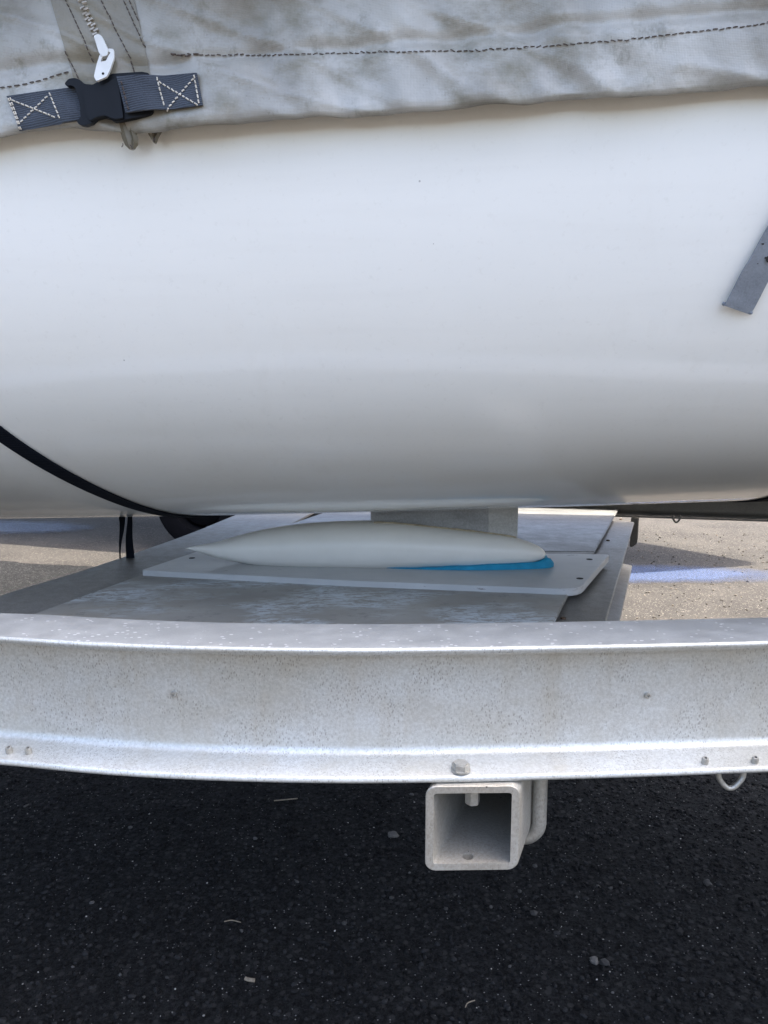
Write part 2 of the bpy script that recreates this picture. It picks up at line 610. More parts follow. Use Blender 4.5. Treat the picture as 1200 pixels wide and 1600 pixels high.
def ibeam_section(fw=FW, h=BH, te=0.0055, tr=0.0095, tw=0.006, fil=0.008):
    """(side, up) outline; side 0 = camera-side flange edge, negative = away"""
    c = fw / 2
    pts = []

    def arc(cx, cz, r, a0, a1, n):
        for i in range(n + 1):
            a = R(a0 + (a1 - a0) * i / n)
            pts.append((cx + r * math.cos(a), cz + r * math.sin(a)))
    r = 0.0024
    # front edge bottom -> up, inside coordinates q = distance back from front edge
    arc(r, r, r, 270, 180, 4)
    arc(r, te - r, r * 0.9, 180, 95, 4)
    arc(c - tw / 2 - fil, tr + fil, fil, 272, 360, 6)
    arc(c - tw / 2 - fil, h - tr - fil, fil, 0, 88, 6)
    arc(r, h - te + r, r * 0.9, 265, 180, 4)
    arc(r, h - r, r, 180, 90, 4)
    front = pts[:]
    back = [(fw - q, z) for q, z in reversed(front)]
    return [(-q, z) for q, z in front + back]


SEC = ibeam_section()
# the near beam is bent: front edge of its lower flange
low = [onz(px, py, ZB) for px, py in [(0, 1196.5), (150, 1211.5), (300, 1220.5), (450, 1225), (600, 1226), (800, 1222), (1000, 1216), (1200, 1208.5)]]
dl = (low[0] - low[1]).normalized()
dr = (low[-1] - low[-2]).normalized()
dl2 = -LONG
ctl = [low[0] + dl * 0.12 + dl2 * 2.6, low[0] + dl * 0.14 + dl2 * 1.2, low[0] + dl * 0.14 + dl2 * 0.45, low[0] + dl * 0.13] + low + [low[-1] + dr * 0.35, low[-1] + dr * 0.9, low[-1] + dr * 1.5]
# least-wiggle smoothing
pth = spline(ctl, 16)
for _ in range(25):
    q = [p.copy() for p in pth]
    for i in range(1, len(pth) - 1):
        pth[i] = q[i] * 0.5 + (q[i - 1] + q[i + 1]) * 0.25
NEAR = pth
near_beam = sweep('side_beam', NEAR, SEC, M['beam'], trailer)
near_beam['label'] = 'bent side beam nearest the camera'

FARA, FARB = Vector((0.587, 1.744, CAM_Z + ZB)), Vector((0.85, 1.684, CAM_Z + ZB))
fd = (FARB - FARA).normalized()
FAR = [FARA + fd * t for t in (-3.4, -2, -1, -0.5, 0, 0.5, 1.0, 1.5)]
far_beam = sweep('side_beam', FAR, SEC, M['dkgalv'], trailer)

bvh_beam = BVHTree.FromPolygons([v.co.copy() for v in near_beam.data.vertices], [tuple(p.vertices) for p in near_beam.data.polygons])


def hit(bvh, px, py):
    loc, nrm, _, _ = bvh.ray_cast(CAM, ray(px, py).normalized())
    if loc is None:
        return None, None
    if nrm.dot(ray(px, py)) > 0:
        nrm = -nrm
    return loc, nrm


# bolts and rivets on the near beam
def hexbolt(name, pos, nrm, r, h, mat, parent, tip=0.0):
    bm = bmesh.new()
    bmesh.ops.create_cone(bm, cap_ends=True, segments=6, radius1=r, radius2=r, depth=h, matrix=Matrix.Translation((0, 0, h / 2)))
    bmesh.ops.bevel(bm, geom=[e for e in bm.edges if e.verts[0].co.z > h * 0.9 and e.verts[1].co.z > h * 0.9], offset=r * 0.14, segments=2, affect='EDGES')
    bmesh.ops.create_cone(bm, cap_ends=True, segments=20, radius1=r * 1.08, radius2=r * 1.08, depth=0.0012, matrix=Matrix.Translation((0, 0, 0.0004)))
    if tip:
        bmesh.ops.create_cone(bm, cap_ends=True, segments=16, radius1=r * 0.55, radius2=r * 0.62, depth=tip, matrix=Matrix.Translation((0, 0, -tip / 2)))
    o = from_bm(name, bm, mat, parent)
    o.matrix_basis = Matrix.Translation(pos) @ nrm.to_track_quat('Z', 'Y').to_matrix().to_4x4() @ Matrix.Rotation(R(20), 4, 'Z')
    return o


def pin(name, pos, nrm, r, h, mat, parent):
    bm = bmesh.new()
    prof = [(r * 1.0, 0), (r, h * 0.75), (r * 0.82, h), (r * 0.45, h), (r * 0.40, h * 0.55), (0.00001, h * 0.55)]
    n = 16
    rings = []
    for (a, z) in prof:
        rings.append([bm.verts.new((a * math.cos(2 * math.pi * i / n), a * math.sin(2 * math.pi * i / n), z)) for i in range(n)])
    for A, B in zip(rings, rings[1:]):
        for i in range(n):
            bm.faces.new((A[i], A[(i + 1) % n], B[(i + 1) % n], B[i]))
    o = from_bm(name, bm, mat, parent)
    o.matrix_basis = Matrix.Translation(pos) @ nrm.to_track_quat('Z', 'Y').to_matrix().to_4x4()
    return o


p, nm = hit(bvh_beam, 720, 1203)
hexbolt('bolt', p, UP, 0.0066, 0.006, M['galv'], near_beam)
for px, py in [(1101, 1192), (1179, 1191), (15, 1175), (45, 1176)]:
    p, nm = hit(bvh_beam, px, py)
    pin('rivet', p - UP * 0.0004, (UP + Vector((0, -0.25, 0))).normalized(), 0.0026, 0.0052, M['galv'], near_beam)
for px, py in [(272, 1084), (1011, 1086)]:
    p, nm = hit(bvh_beam, px, py)
    pin('rivet', p - nm * 0.0004, nm, 0.0024, 0.0026, M['galv'], near_beam)


def wire_loop(px, py, wpx, y, parent, mat, ang):
    """small U of wire hanging from a beam"""
    c = ony(px, py, y)
    s = y / FPX * 1.02
    pts = [(-0.5, 0.008), (-0.5, 0.001), (-0.40, -0.003), (-0.2, -0.0075), (0, -0.009), (0.2, -0.0075), (0.40, -0.003), (0.5, 0.001), (0.5, 0.008)]
    w = wpx * s
    a = Vector((math.cos(ang), math.sin(ang), 0))
    return rod('tie_loop', spline([c + a * (x * w) + UP * z for x, z in pts], 6), 0.0021, mat, parent, 10)


wire_loop(1142, 1214, 42, 0.545, near_beam, M['galv'], R(4))
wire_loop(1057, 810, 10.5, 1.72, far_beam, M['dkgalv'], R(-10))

# receiver tube: square tube running across the trailer, cut off flush with the beam
TW, TH, WALL = 0.0635, 0.0660, 0.0056
fa = onz(664.5, 1229, ZB - 0.0006)
fb = onz(813, 1227.5, ZB - 0.0006)
fcen = (fa + fb) / 2
fdir = (fb - fa).normalized()
t_long = Vector((CROSS.y, -CROSS.x, 0))
skew = 1.0 / fdir.dot(t_long)


def rrect(w, h, r, n=6):
    pts = []
    for cx, cz, a0 in ((w / 2 - r, -r, 0), (-w / 2 + r, -r, 90), (-w / 2 + r, -h + r, 180), (w / 2 - r, -h + r, 270)):
        for i in range(n + 1):
            a = R(a0 + 90 * i / n)
            pts.append((cx + r * math.cos(a), cz + r * math.sin(a)))
    return pts


def build_tube():
    bm = bmesh.new()
    outer = rrect(TW, TH, 0.0075)
    inner = [(x, z - WALL) for x, z in rrect(TW - 2 * WALL, TH - 2 * WALL, 0.0022)]
    chin = [(x * 0.965 if abs(x) > 1e-6 else x, z) for x, z in outer]
    L = 0.36

    def ring(sec, back, k=1.0, zc=0.0):
        vs = []
        for x, z in sec:
            zz = (z + TH / 2) * k - TH / 2
            vs.append(bm.verts.new(fcen + fdir * (x * k * skew) + UP * zz + CROSS * back))
        return vs
    r0 = ring(outer, 0.0012)
    r0b = ring(outer, 0.0003, 0.982)
    r1 = ring(inner, 0.0003)
    r2 = ring(inner, L)
    r3 = ring(outer, L)
    seqs = [r3, r0, r0b, r1, r2]
    for A, B in zip(seqs, seqs[1:]):
        n = len(A)
        for i in range(n):
            bm.faces.new((A[i], A[(i + 1) % n], B[(i + 1) % n], B[i]))
    n = len(r2)
    for i in range(n):
        bm.faces.new((r2[i], r2[(i + 1) % n], r3[(i + 1) % n], r3[i]))
    return bm


bm = build_tube()
bmesh.ops.recalc_face_normals(bm, faces=bm.faces[:])
me = bpy.data.meshes.new('tmp_tube')
bm.to_mesh(me)
bm.free()
tmp = bpy.data.objects.new('tmp_tube', me)
COL.objects.link(tmp)
cm = bpy.data.meshes.new('tmp_cut')
cb = bmesh.new()
hp = onz(731, 1337, ZB - TH + WALL)
bmesh.ops.create_cone(cb, cap_ends=True, segments=20, radius1=0.0042, radius2=0.0042, depth=0.03, matrix=Matrix.Translation(hp))
cb.to_mesh(cm)
cb.free()
cut = bpy.data.objects.new('tmp_cut', cm)
COL.objects.link(cut)
mod = tmp.modifiers.new('cut', 'BOOLEAN')
mod.object = cut
mod.operation = 'DIFFERENCE'
mod.solver = 'EXACT'
dg = bpy.context.evaluated_depsgraph_get()
rm = bpy.data.meshes.new_from_object(tmp.evaluated_get(dg))
bpy.data.objects.remove(tmp)
bpy.data.objects.remove(cut)
rm.name = 'receiver_tube'
rm.materials.clear()
receiver = finish('receiver_tube', rm, M['galv'], trailer)
# the through bolt's end and nut inside the tube
bt = onz(727, 1226, ZB) 
bt = fcen + fdir * ((727 - 738.5) / FPX * 0.56) + CROSS * 0.022
bt.z = CAM_Z + ZB - WALL - 0.0006
hexbolt('bolt_end', bt, -UP, 0.0056, 0.019, M['galv'], receiver)

# U-bolt clamping the tube behind the beam flange
def ubolt():
    back = 0.066
    rr = 0.0056
    c = fcen + CROSS * back
    hw, zt, zb = TW / 2 + rr + 0.0008, 0.02, -TH - rr - 0.0006
    br = 0.016
    pts = [(-hw, zt), (-hw, zb + br)]
    for i in range(1, 8):
        a = R(180 + 90 * i / 8)
        pts.append((-hw + br + br * math.cos(a), zb + br + br * math.sin(a)))
    pts += [(-hw + br, zb), (hw - br, zb)]
    for i in range(1, 8):
        a = R(270 + 90 * i / 8)
        pts.append((hw - br + br * math.cos(a), zb + br + br * math.sin(a)))
    pts += [(hw, zb + br), (hw, zt)]
    return rod('u_bolt', [c + t_long * x + UP * z for x, z in pts], rr, M['galv'], trailer, 14)


ubolt()

# crossmembers and keel tray ------------------------------------------------
ZT = -0.262


def quadstrip(name, pts, thick, mat, parent, bev=0.0015):
    return prism(name, pts, thick, -UP, mat, parent, bev, 2)


# right crossmember: I-beam along the tray's right side
seamR = (onz(868, 970, ZT), onz(962, 803, ZT))
seamL = (onz(0, 968, ZT), onz(220, 897, ZT))
outR = (onz(947, 970, ZT - 0.006), onz(990, 820, ZT - 0.006))


def extend(a, b, ta, tb):
    d = b - a
    return a + d * ta, a + d * tb


ra, rb = extend(outR[0], outR[1], -0.22, 1.05)
d_r = (rb - ra).normalized()
# sweep side = right of travel; front edge of the section at the right edge of the member
secR = [(a, b - BH) for a, b in ibeam_section(0.075)]
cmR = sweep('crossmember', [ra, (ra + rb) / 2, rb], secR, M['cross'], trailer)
# left crossmember: broad rolled edge
la, lb = extend(seamL[0], seamL[1], -0.02, 3.6)
leftpath = [onz(px, py, ZT - 0.002) for px, py in [(-250, 1012), (0, 927), (133, 887), (277, 838), (353, 808)]]
leftpath.append(leftpath[-1] + (leftpath[-1] - leftpath[-2]).normalized() * 0.25)
lp = spline(leftpath, 8)
secL = []
for i in range(7):
    a = R(90 - 90 * i / 6)
    secL.append((-(0.012 * math.cos(a)) + 0.012, -0.012 + 0.012 * math.sin(a)))
secL = [(0.17, 0.0)] + secL + [(0.0, -0.085), (0.004, -0.085), (0.004, -0.014), (0.016, -0.004), (0.17, -0.004)]
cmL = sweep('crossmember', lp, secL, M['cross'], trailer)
# tray plates
tA, tB = extend(seamL[0], seamL[1], -0.35, 1.0)
nearL, nearR = onz(-60, 1000, ZT + 0.004), onz(845, 1012, ZT + 0.004)
midL, midR = onz(245, 889, ZT + 0.004), onz(900, 905, ZT + 0.004)
quadstrip('tray_plate', [nearL, nearR, midR, midL], 0.004, M['tray'], trailer)
farL, farR = onz(330, 861, ZT + 0.004), onz(929, 862, ZT + 0.004)
f2L, f2R = onz(500, 803, ZT + 0.004), onz(962, 803, ZT + 0.004)
e2L, e2R = f2L + (f2L - farL).normalized() * 0.10, f2R + (f2R - farR).normalized() * 0.10
quadstrip('tray_plate', [onz(255, 886, ZT + 0.0044), onz(903, 901, ZT + 0.0044), farR, onz(330, 861, ZT + 0.0044)], 0.004, M['cross'], trailer)
quadstrip('tray_plate', [farL + UP * 0.0006, farR + UP * 0.0006, e2R, e2L], 0.004, M['plate'], trailer)
for px, py in [(880, 967), (970, 812), (950, 845)]:
    q = onz(px, py, ZT - 0.0058)
    pin('screw', q, UP, 0.0034, 0.002, M['rust'], cmR)
# bracket hanging under the far beam at the end of the right crossmember
bp0 = ony(986, 808, 1.735)
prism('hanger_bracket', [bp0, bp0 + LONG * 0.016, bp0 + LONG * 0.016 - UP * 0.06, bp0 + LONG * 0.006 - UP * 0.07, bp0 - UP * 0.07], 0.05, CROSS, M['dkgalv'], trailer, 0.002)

# white board under the keel
ZBD = -0.250
bd = [onz(220, 891, ZBD), onz(560, 908, ZBD), onz(905, 921, ZBD), onz(953, 866, ZBD), onz(600, 862, ZBD), onz(322, 857, ZBD)]
bdr = round_poly(bd, [0.006, 0, 0.03, 0.012, 0, 0.01])
board = prism('keel_board', bdr, 0.0105, -UP, M['board'], trailer, 0.0022, 3)
for px, py in [(921, 874), (906, 904), (300, 872)]:
    q = onz(px, py, ZBD)
    bmh = bmesh.new()
    bmesh.ops.create_cone(bmh, cap_ends=True, segments=18, radius1=0.0048, radius2=0.0048, depth=0.0008, matrix=Matrix.Translation(q))
    from_bm('screw_recess', bmh, M['hole'], board)

# rest of the trailer beyond the frame: more crossmembers, axle, wheels, drawbar, bunks
def at(u, w, z):
    return Vector((0.1, 1.15, 0)) + LONG * u + CROSS * w + UP * z


def boxbar(name, a, b, w, h, mat, parent):
    return sweep(name, [a, (a + b) / 2, b], [(-w / 2, -h / 2), (w / 2, -h / 2), (w / 2, h / 2), (-w / 2, h / 2)], mat, parent, smooth=False)


for u in (-2.3, -1.75):
    boxbar('crossmember', at(u, -0.66, 0.43), at(u, 0.62, 0.43), 0.07, 0.08, M['cross'], trailer)
boxbar('crossmember', at(1.25, -0.35, 0.43), at(1.25, 0.40, 0.43), 0.07, 0.08, M['cross'], trailer)
boxbar('drawbar', at(1.0, 0.02, 0.36), at(3.0, 0.02, 0.36), 0.075, 0.06, M['beam'], trailer)
boxbar('axle', at(-2.45, -0.80, 0.27), at(-2.45, 0.80, 0.27), 0.05, 0.05, M['galv'], trailer)
for w in (-0.56, 0.56):
    boxbar('axle_bracket', at(-2.45, w, 0.29), at(-2.45, w, 0.48), 0.09, 0.05, M['galv'], trailer)


def wheel(c, axis, parent, r=0.27, wd=0.17, rimmat=None):
    bm = bmesh.new()
    prof = [(0.60 * r, -wd * 0.42), (0.85 * r, -wd * 0.5), (0.96 * r, -wd * 0.44), (r, -wd * 0.3), (r, wd * 0.3), (0.96 * r, wd * 0.44), (0.85 * r, wd * 0.5), (0.60 * r, wd * 0.42), (0.58 * r, 0)]
    n = 40
    rings = [[bm.verts.new((a * math.cos(2 * math.pi * i / n), a * math.sin(2 * math.pi * i / n), z)) for i in range(n)] for a, z in prof]
    for A, B in zip(rings, rings[1:] + rings[:1]):
        for i in range(n):
            bm.faces.new((A[i], A[(i + 1) % n], B[(i + 1) % n], B[i]))
    t = from_bm('wheel', bm, M['tyre'], parent)
    Mx = Matrix.Translation(c) @ axis.to_track_quat('Z', 'Y').to_matrix().to_4x4()
    t.matrix_basis = Mx
    bm = bmesh.new()
    prof = [(0.6 * r, -wd * 0.40), (0.56 * r, -wd * 0.36), (0.52 * r, wd * 0.1), (0.30 * r, wd * 0.25), (0.12 * r, wd * 0.32), (0.0001, wd * 0.32)]
    rings = [[bm.verts.new((a * math.cos(2 * math.pi * i / n), a * math.sin(2 * math.pi * i / n), z)) for i in range(n)] for a, z in prof]
    for A, B in zip(rings, rings[1:]):
        for i in range(n):
            bm.faces.new((A[i], A[(i + 1) % n], B[(i + 1) % n], B[i]))
    rim = from_bm('rim', bm, rimmat or M['galv'])
    rim.matrix_basis = Mx
    adopt(rim, t)
    return t


wheel(at(-2.45, -0.85, 0.274), -CROSS, trailer)
wheel(at(-2.45, 0.85, 0.274), CROSS, trailer)

# ------------------------------------------------------------------ boat
HY = R(8.0)
HA = Vector((math.cos(HY), -math.sin(HY), 0))
HN = Vector((math.sin(HY), math.cos(HY), 0))
HC = Vector((0.0, 1.155, CAM_Z))
PROFILE = [(0, -0.167), (0.05, -0.1635), (0.10, -0.158), (0.16, -0.148), (0.22, -0.134), (0.28, -0.115), (0.34, -0.089), (0.39, -0.059), (0.43, -0.024),
           (0.462, 0.018), (0.487, 0.068), (0.504, 0.12), (0.515, 0.175), (0.521, 0.23), (0.523, 0.285), (0.520, 0.315)]
PR = spline([(a, b, 0) for a, b in PROFILE], 4)
NPR = len(PR)
ZS = PROFILE[-1][1]


def width(u):
    if u > 0.75:
        t = (u - 0.75) / 1.35
        return max(0.02, 1 - t ** 2.3)
    if u < -0.6:
        t = (-u - 0.6) / 1.5
        return 1 - 0.38 * t ** 2
    return 1.0


def hull_pt(u, i, side=-1, off=0.0):
    w, z = PR[i].x, PR[i].y
    a, b = PR[max(0, i - 1)], PR[min(NPR - 1, i + 1)]
    tx, tz = (b.x - a.x), (b.y - a.y)
    ln = math.hypot(tx, tz)
    w, z = w + off * tz / ln, z - off * tx / ln
    k = width(u)
    f = (ZS - z) / (ZS - PROFILE[0][1])
    rise = 0.047 * u + 0.012 * u * u if u > -0.6 else 0.047 * u + 0.012 * u * u + 0.05 * (u + 0.6) ** 2
    if u > 0.7:
        rise += 0.16 * (u - 0.7) ** 2
    z = z + rise * max(0, f) ** 1.5
    return HC + HA * u + HN * (side * w * k) + UP * z


US = [-2.05, -1.9, -1.7, -1.5, -1.3, -1.1, -0.9, -0.75] + [-0.6 + 0.025 * i for i in range(53)] + [0.85, 1.0, 1.15, 1.3, 1.45, 1.6, 1.75, 1.87, 1.97, 2.04, 2.08]


def hull_mesh():
    verts, faces = [], []
    row = 2 * NPR - 1
    for u in US:
        for i in range(NPR - 1, 0, -1):
            verts.append(hull_pt(u, i, -1))
        for i in range(NPR):
            verts.append(hull_pt(u, i, 1))
    for a in range(len(US) - 1):
        for j in range(row - 1):
            faces.append((a * row + j, a * row + j + 1, (a + 1) * row + j + 1, (a + 1) * row + j))
    faces.append(tuple(range(row)))
    faces.append(tuple((len(US) - 1) * row + j for j in reversed(range(row))))
    # deck
    for a in range(len(US) - 1):
        faces.append((a * row, (a + 1) * row, (a + 1) * row + row - 1, a * row + row - 1))
    return verts, faces


boat = thing('sailboat', tuple(HC + UP * -0.2), 'small white sailboat with bulb keel sitting on the aluminium trailer', 'sailboat')
hv, hf = hull_mesh()
bm = bmesh.new()
bmv = [bm.verts.new(v) for v in hv]
for f in hf:
    bm.faces.new([bmv[i] for i in f])
hull = from_bm('hull', bm, M['gel'], boat)
bvh_hull = BVHTree.FromPolygons(hv, hf)

# keel fin and bulb
KY = 1.135
sc = 1.14 / FPX
BUL = [(290, 857, 0.6), (300, 857, 6), (318, 857.5, 14.5), (340, 859, 25), (375, 857.5, 43), (413, 856, 58), (460, 853.5, 68), (513, 852, 74), (560, 851.5, 76.5), (600, 851.5, 77),
       (640, 853, 72), (700, 856, 63), (735, 858, 58), (767, 859.5, 52.5), (790, 860.5, 47), (807, 861.5, 42), (825, 863, 34), (840, 864.5, 24), (848, 865.5, 15), (852.5, 866, 3)]
cl = spline([(a, b, c) for a, b, c in BUL], 3)
verts, faces = [], []
NB = 40
axisdir = HA
bulb_bottom_z = CAM_Z + ZBD + 0.0015
c0 = ony(571, 852, KY)
for q in cl:
    along = (q.x - 571) * sc
    base = ony(q.x, q.y, KY - along * math.tan(R(3.5)))
    cz = base.z
    r = max(0.0003, q.z / 2 * (base.y * 1.006 / FPX) * 1.01)
    for k in range(NB):
        a = 2 * math.pi * k / NB
        verts.append(Vector((base.x, base.y + r * 1.12 * math.cos(a), cz + r * math.sin(a))))
for i in range(len(cl) - 1):
    for k in range(NB):
        j = (k + 1) % NB
        faces.append((i * NB + k, i * NB + j, (i + 1) * NB + j, (i + 1) * NB + k))
faces.append(tuple(range(NB)))
faces.append(tuple((len(cl) - 1) * NB + k for k in reversed(range(NB))))
bulb = new_obj('keel_bulb', verts, faces, M['bulb'], boat)
bulb['label'] = 'cream white torpedo keel bulb'
bulb_zmin = min(v.z for v in verts)


def fin_block(name, x0, x1, ybot, ytop, half, mat, lead=False, trail=False):
    """vertical foil slab between bulb and hull, given by its edges on the keel's centre plane"""
    n = 14
    a, b = ony(x0, 820, KY - half), ony(x1, 820, KY - half)
    zb, zt = ony(x0, ybot, KY).z, ony(x0, ytop, KY).z
    top, bot = [], []
    L = b.x - a.x
    out = []
    for i in range(n + 1):
        t = i / n
        h = half
        if lead:
            h *= min(1, math.sqrt(max(0.05, 1 - max(0, (t - 0.72) / 0.28) ** 2)))
        if trail:
            h *= min(1, 0.55 + t * 1.3)
        out.append((a.x + L * t, h))
    ring = [(x, KY - h) for x, h in out] + [(x, KY + h) for x, h in reversed(out)]
    verts = [Vector((x, y, zb)) for x, y in ring] + [Vector((x, y, zt)) for x, y in ring]
    m = len(ring)
    faces = [tuple(reversed(range(m))), tuple(range(m, 2 * m))] + [(i, (i + 1) % m, m + (i + 1) % m, m + i) for i in range(m)]
    return new_obj(name, verts, faces, mat, boat)


fin_block('keel_fin', 579, 764, 850, 740, 0.012, M['fin'], trail=True)
fin_block('keel_fin', 763, 809, 852, 740, 0.0125, M['finlt'])
# bead of sealant where the fin meets the bulb
bead = []
bvh_bulb = BVHTree.FromPolygons(verts, faces)
for px in range(584, 812, 6):
    x = ony(px, 820, KY - 0.013).x
    loc, _, _, _ = bvh_bulb.ray_cast(Vector((x, KY - 0.0135, CAM_Z)), Vector((0, 0, -1)))
    if loc:
        bead.append(loc + Vector((0, 0, 0.0006 + 0.0008 * nz(px * 0.09))))
rod('sealant_bead', bead, lambda t: 0.0016 + 0.0007 * nz(t * 14, 5), M['sealant'], boat, 8)

# blue foam pad cradling the nose of the bulb
pad_v, pad_f = [], []
xs = [604 + i * 6.6 for i in range(41)]
for px in xs:
    t = (px - 604) / 264
    bot = onz(px, 888 + 3.5 * math.sin(t * 3.1), ZBD)
    endf = math.sqrt(max(0.0, 1 - max(0, (t - 0.90) / 0.10) ** 2))
    hgt = (0.0008 + 0.0085 * sstep(0.0, 0.8, t) + 0.008 * sstep(0.88, 0.97, t) + 0.0012 * nz(t * 9)) * (0.35 + 0.65 * endf)
    inset = 0.012 * (1 - endf)
    y0 = bot.y + inset
    y1 = bot.y + 0.085 - inset
    zb = CAM_Z + ZBD + 0.0003
    for (y, z) in [(y0, zb), (y0, zb + hgt * 0.8), (y0 + 0.003, zb + hgt), ((y0 + y1) / 2, zb + hgt * 0.55), (y1 - 0.003, zb + hgt), (y1, zb + hgt * 0.8), (y1, zb)]:
        pad_v.append(Vector((bot.x, y, z)))
for i in range(len(xs) - 1):
    for k in range(7):
        j = (k + 1) % 7
        pad_f.append((i * 7 + k, i * 7 + j, (i + 1) * 7 + j, (i + 1) * 7 + k))
pad_f.append(tuple(range(7)))
pad_f.append(tuple((len(xs) - 1) * 7 + k for k in reversed(range(7))))
pad = new_obj('foam_pad', pad_v, pad_f, M['pad'])
tag(pad, 'bright blue foam pad wedged under the rounded nose of the keel bulb', 'pad')

# carpeted bunks that carry the hull outside the frame
for u in (-1.65, 1.0):
    for side in (-1, 1):
        vs = []
        pts = [hull_pt(u, i, side, 0.004) for i in range(16, 34)]
        v, f = [], []
        for q in pts:
            for du, dz in ((-0.05, 0), (0.05, 0), (0.05, -0.035), (-0.05, -0.035)):
                v.append(q + HA * du + UP * dz)
        for i in range(len(pts) - 1):
            for k in range(4):
                j = (k + 1) % 4
                f.append((i * 4 + k, i * 4 + j, (i + 1) * 4 + j, (i + 1) * 4 + k))
        f.append((0, 1, 2, 3))
        f.append(tuple((len(pts) - 1) * 4 + k for k in (3, 2, 1, 0)))
        new_obj('bunk', v, f, M['bunk'], trailer, smooth=False)
        top = pts[8] - UP * 0.03
        boxbar('bunk_post', Vector((top.x, top.y, 0.40)), top, 0.05, 0.05, M['galv'], trailer) if False else None
        a = Vector((top.x, top.y, 0.42))
        prism('bunk_post', [a + HA * -0.025, a + HA * 0.025, top + HA * 0.025, top + HA * -0.025], 0.05, HN, M['galv'], trailer, 0.002)

# unseen board added along the far bilge to shade the tray, on posts
shade_board = []
for i in range(15):
    u = -1.55 + 0.2 * i
    shade_board.append(HC + HA * u + HN * (0.50 if u < 0.9 else 0.50 - 0.12 * (u - 0.9)) + UP * (-0.055 + 0.02 * max(0, u - 0.5)))
sweep('bunk', shade_board, [(-0.10, -0.02), (0.10, -0.035), (0.10, -0.005), (-0.10, 0.012)], M['bunk'], trailer)  # the added unseen shade board
for u in (-1.35, 1.1):
    a = HC + HA * u + HN * 0.50
    a.z = 0.55
    prism('bunk_post', [a + HA * -0.03, a + HA * 0.03, a + HA * 0.03 + UP * 0.125, a + HA * -0.03 + UP * 0.125], 0.05, HN, M['galv'], trailer, 0.002)  # post of the added shade board

# ------------------------------------------------------------------ canvas cover
cover = thing('boat_cover', tuple(HC + UP * 0.2), 'stained silver grey canvas cover with buckle and zip over the white hull', 'cover')
HEM = 0.209


def cover_near(u, s):
    """s = height above the hem (m) along the near topsides; returns world point"""
    hemz = HEM + 0.024 * u + 0.0065 * math.exp(-((u + 0.20) / 0.07) ** 2) + 0.0030 * nz(u * 9, 1.7) + 0.0022 * nz(u * 26, 4.1)
    z = hemz + s
    wv = 0.5225 + 0.018
    # slack near the hem, pulled in at the seam line, folds between
    seam = 0.046
    fold = 0.0
    k1 = sstep(-0.002, 0.02, s) * 1.0
    x1, x2 = u * 21 + s * 9, u * 11 - s * 8
    fold += 0.0048 * nz(x1, s * 14, 0.3) + 0.005 * nz(x2, s * 9 + 5, 2.0)
    fold += 0.0042 * nz(u * 41 + s * 30, s * 24, 7.0)
    ridge = 1 - abs(nz(u * 14 + s * 26, s * 11 + 2, 9.0)) * 2
    fold += 0.003 * max(0, ridge) ** 4
    d = s - seam
    fold -= 0.0035 * math.exp(-(d / 0.0045) ** 2)
    fold += 0.0016 * nz(u * 130, 3.3, 1.0) * math.exp(-(d / 0.014) ** 2)
    fold += 0.0014 * nz(u * 60 + 3, s * 20, 4.0) * math.exp(-(s / 0.02) ** 2)
    # the flat the buckle pulls in
    pull = math.exp(-((u + 0.24) / 0.085) ** 2) * math.exp(-((s - 0.02) / 0.03) ** 2)
    fold = fold * (1 - 0.6 * pull) - 0.003 * pull
    if s < 0.004:
        fold -= 0.0012 * (1 - max(0, s) / 0.004)
    return wv + fold, z


def cover_mesh():
    us = [-2.12, -1.9, -1.6, -1.3, -1.0, -0.8, -0.65] + [-0.55 + 0.004 * i for i in range(264)] + [0.6, 0.75, 0.9, 1.1, 1.3, 1.5, 1.7, 1.9, 2.02, 2.1]
    ss = [-0.0035, -0.002, 0.0, 0.0015, 0.003, 0.0045] + [0.0065 + 0.0025 * i for i in range(38)] + [0.105, 0.11, 0.115, 0.118]
    verts, faces = [], []
    top = [(0.590, 0.338), (0.612, 0.354), (0.592, 0.369), (0.50, 0.376), (0.40, 0.38), (0.25, 0.40), (0.10, 0.420), (0.0, 0.430), (-0.10, 0.420), (-0.25, 0.395), (-0.40, 0.38), (-0.50, 0.374), (-0.572, 0.368), (-0.588, 0.356), (-0.575, 0.342), (-0.536, 0.30), (-0.535, 0.24), (-0.534, 0.20)]  # edges flared out of view to shade the cover, beam and tray
    row = None
    for u in us:
        r = []
        k = width(u)
        # turned-in hem
        w, z = cover_near(u, 0.0)
        r.append(HC + HA * u - HN * ((w - 0.0115) * k) + UP * (z + 0.010))
        r.append(HC + HA * u - HN * ((w - 0.007) * k) + UP * (z + 0.001))
        for s in ss:
            w, z = cover_near(u, max(s, -0.004))
            if s < 0:
                w -= 0.0025 * (s / -0.0035)
                z += 0.0012
            r.append(HC + HA * u - HN * (w * k) + UP * z)
        for w, z in top:
            z = z + 0.006 * nz(u * 4, w * 6, 2)
            r.append(HC + HA * u - HN * (w * k) + UP * z)
        row = len(r)
        verts += r
    for a in range(len(us) - 1):
        for j in range(row - 1):
            faces.append((a * row + j, (a + 1) * row + j, (a + 1) * row + j + 1, a * row + j + 1))
    faces.append(tuple(range(row)))
    faces.append(tuple((len(us) - 1) * row + j for j in reversed(range(row))))
    return verts, faces


cv, cf = cover_mesh()
canvas = new_obj('canvas', cv, cf, M['canvas'], cover, smooth='soft')
bvh_cov = BVHTree.FromPolygons(cv, cf)


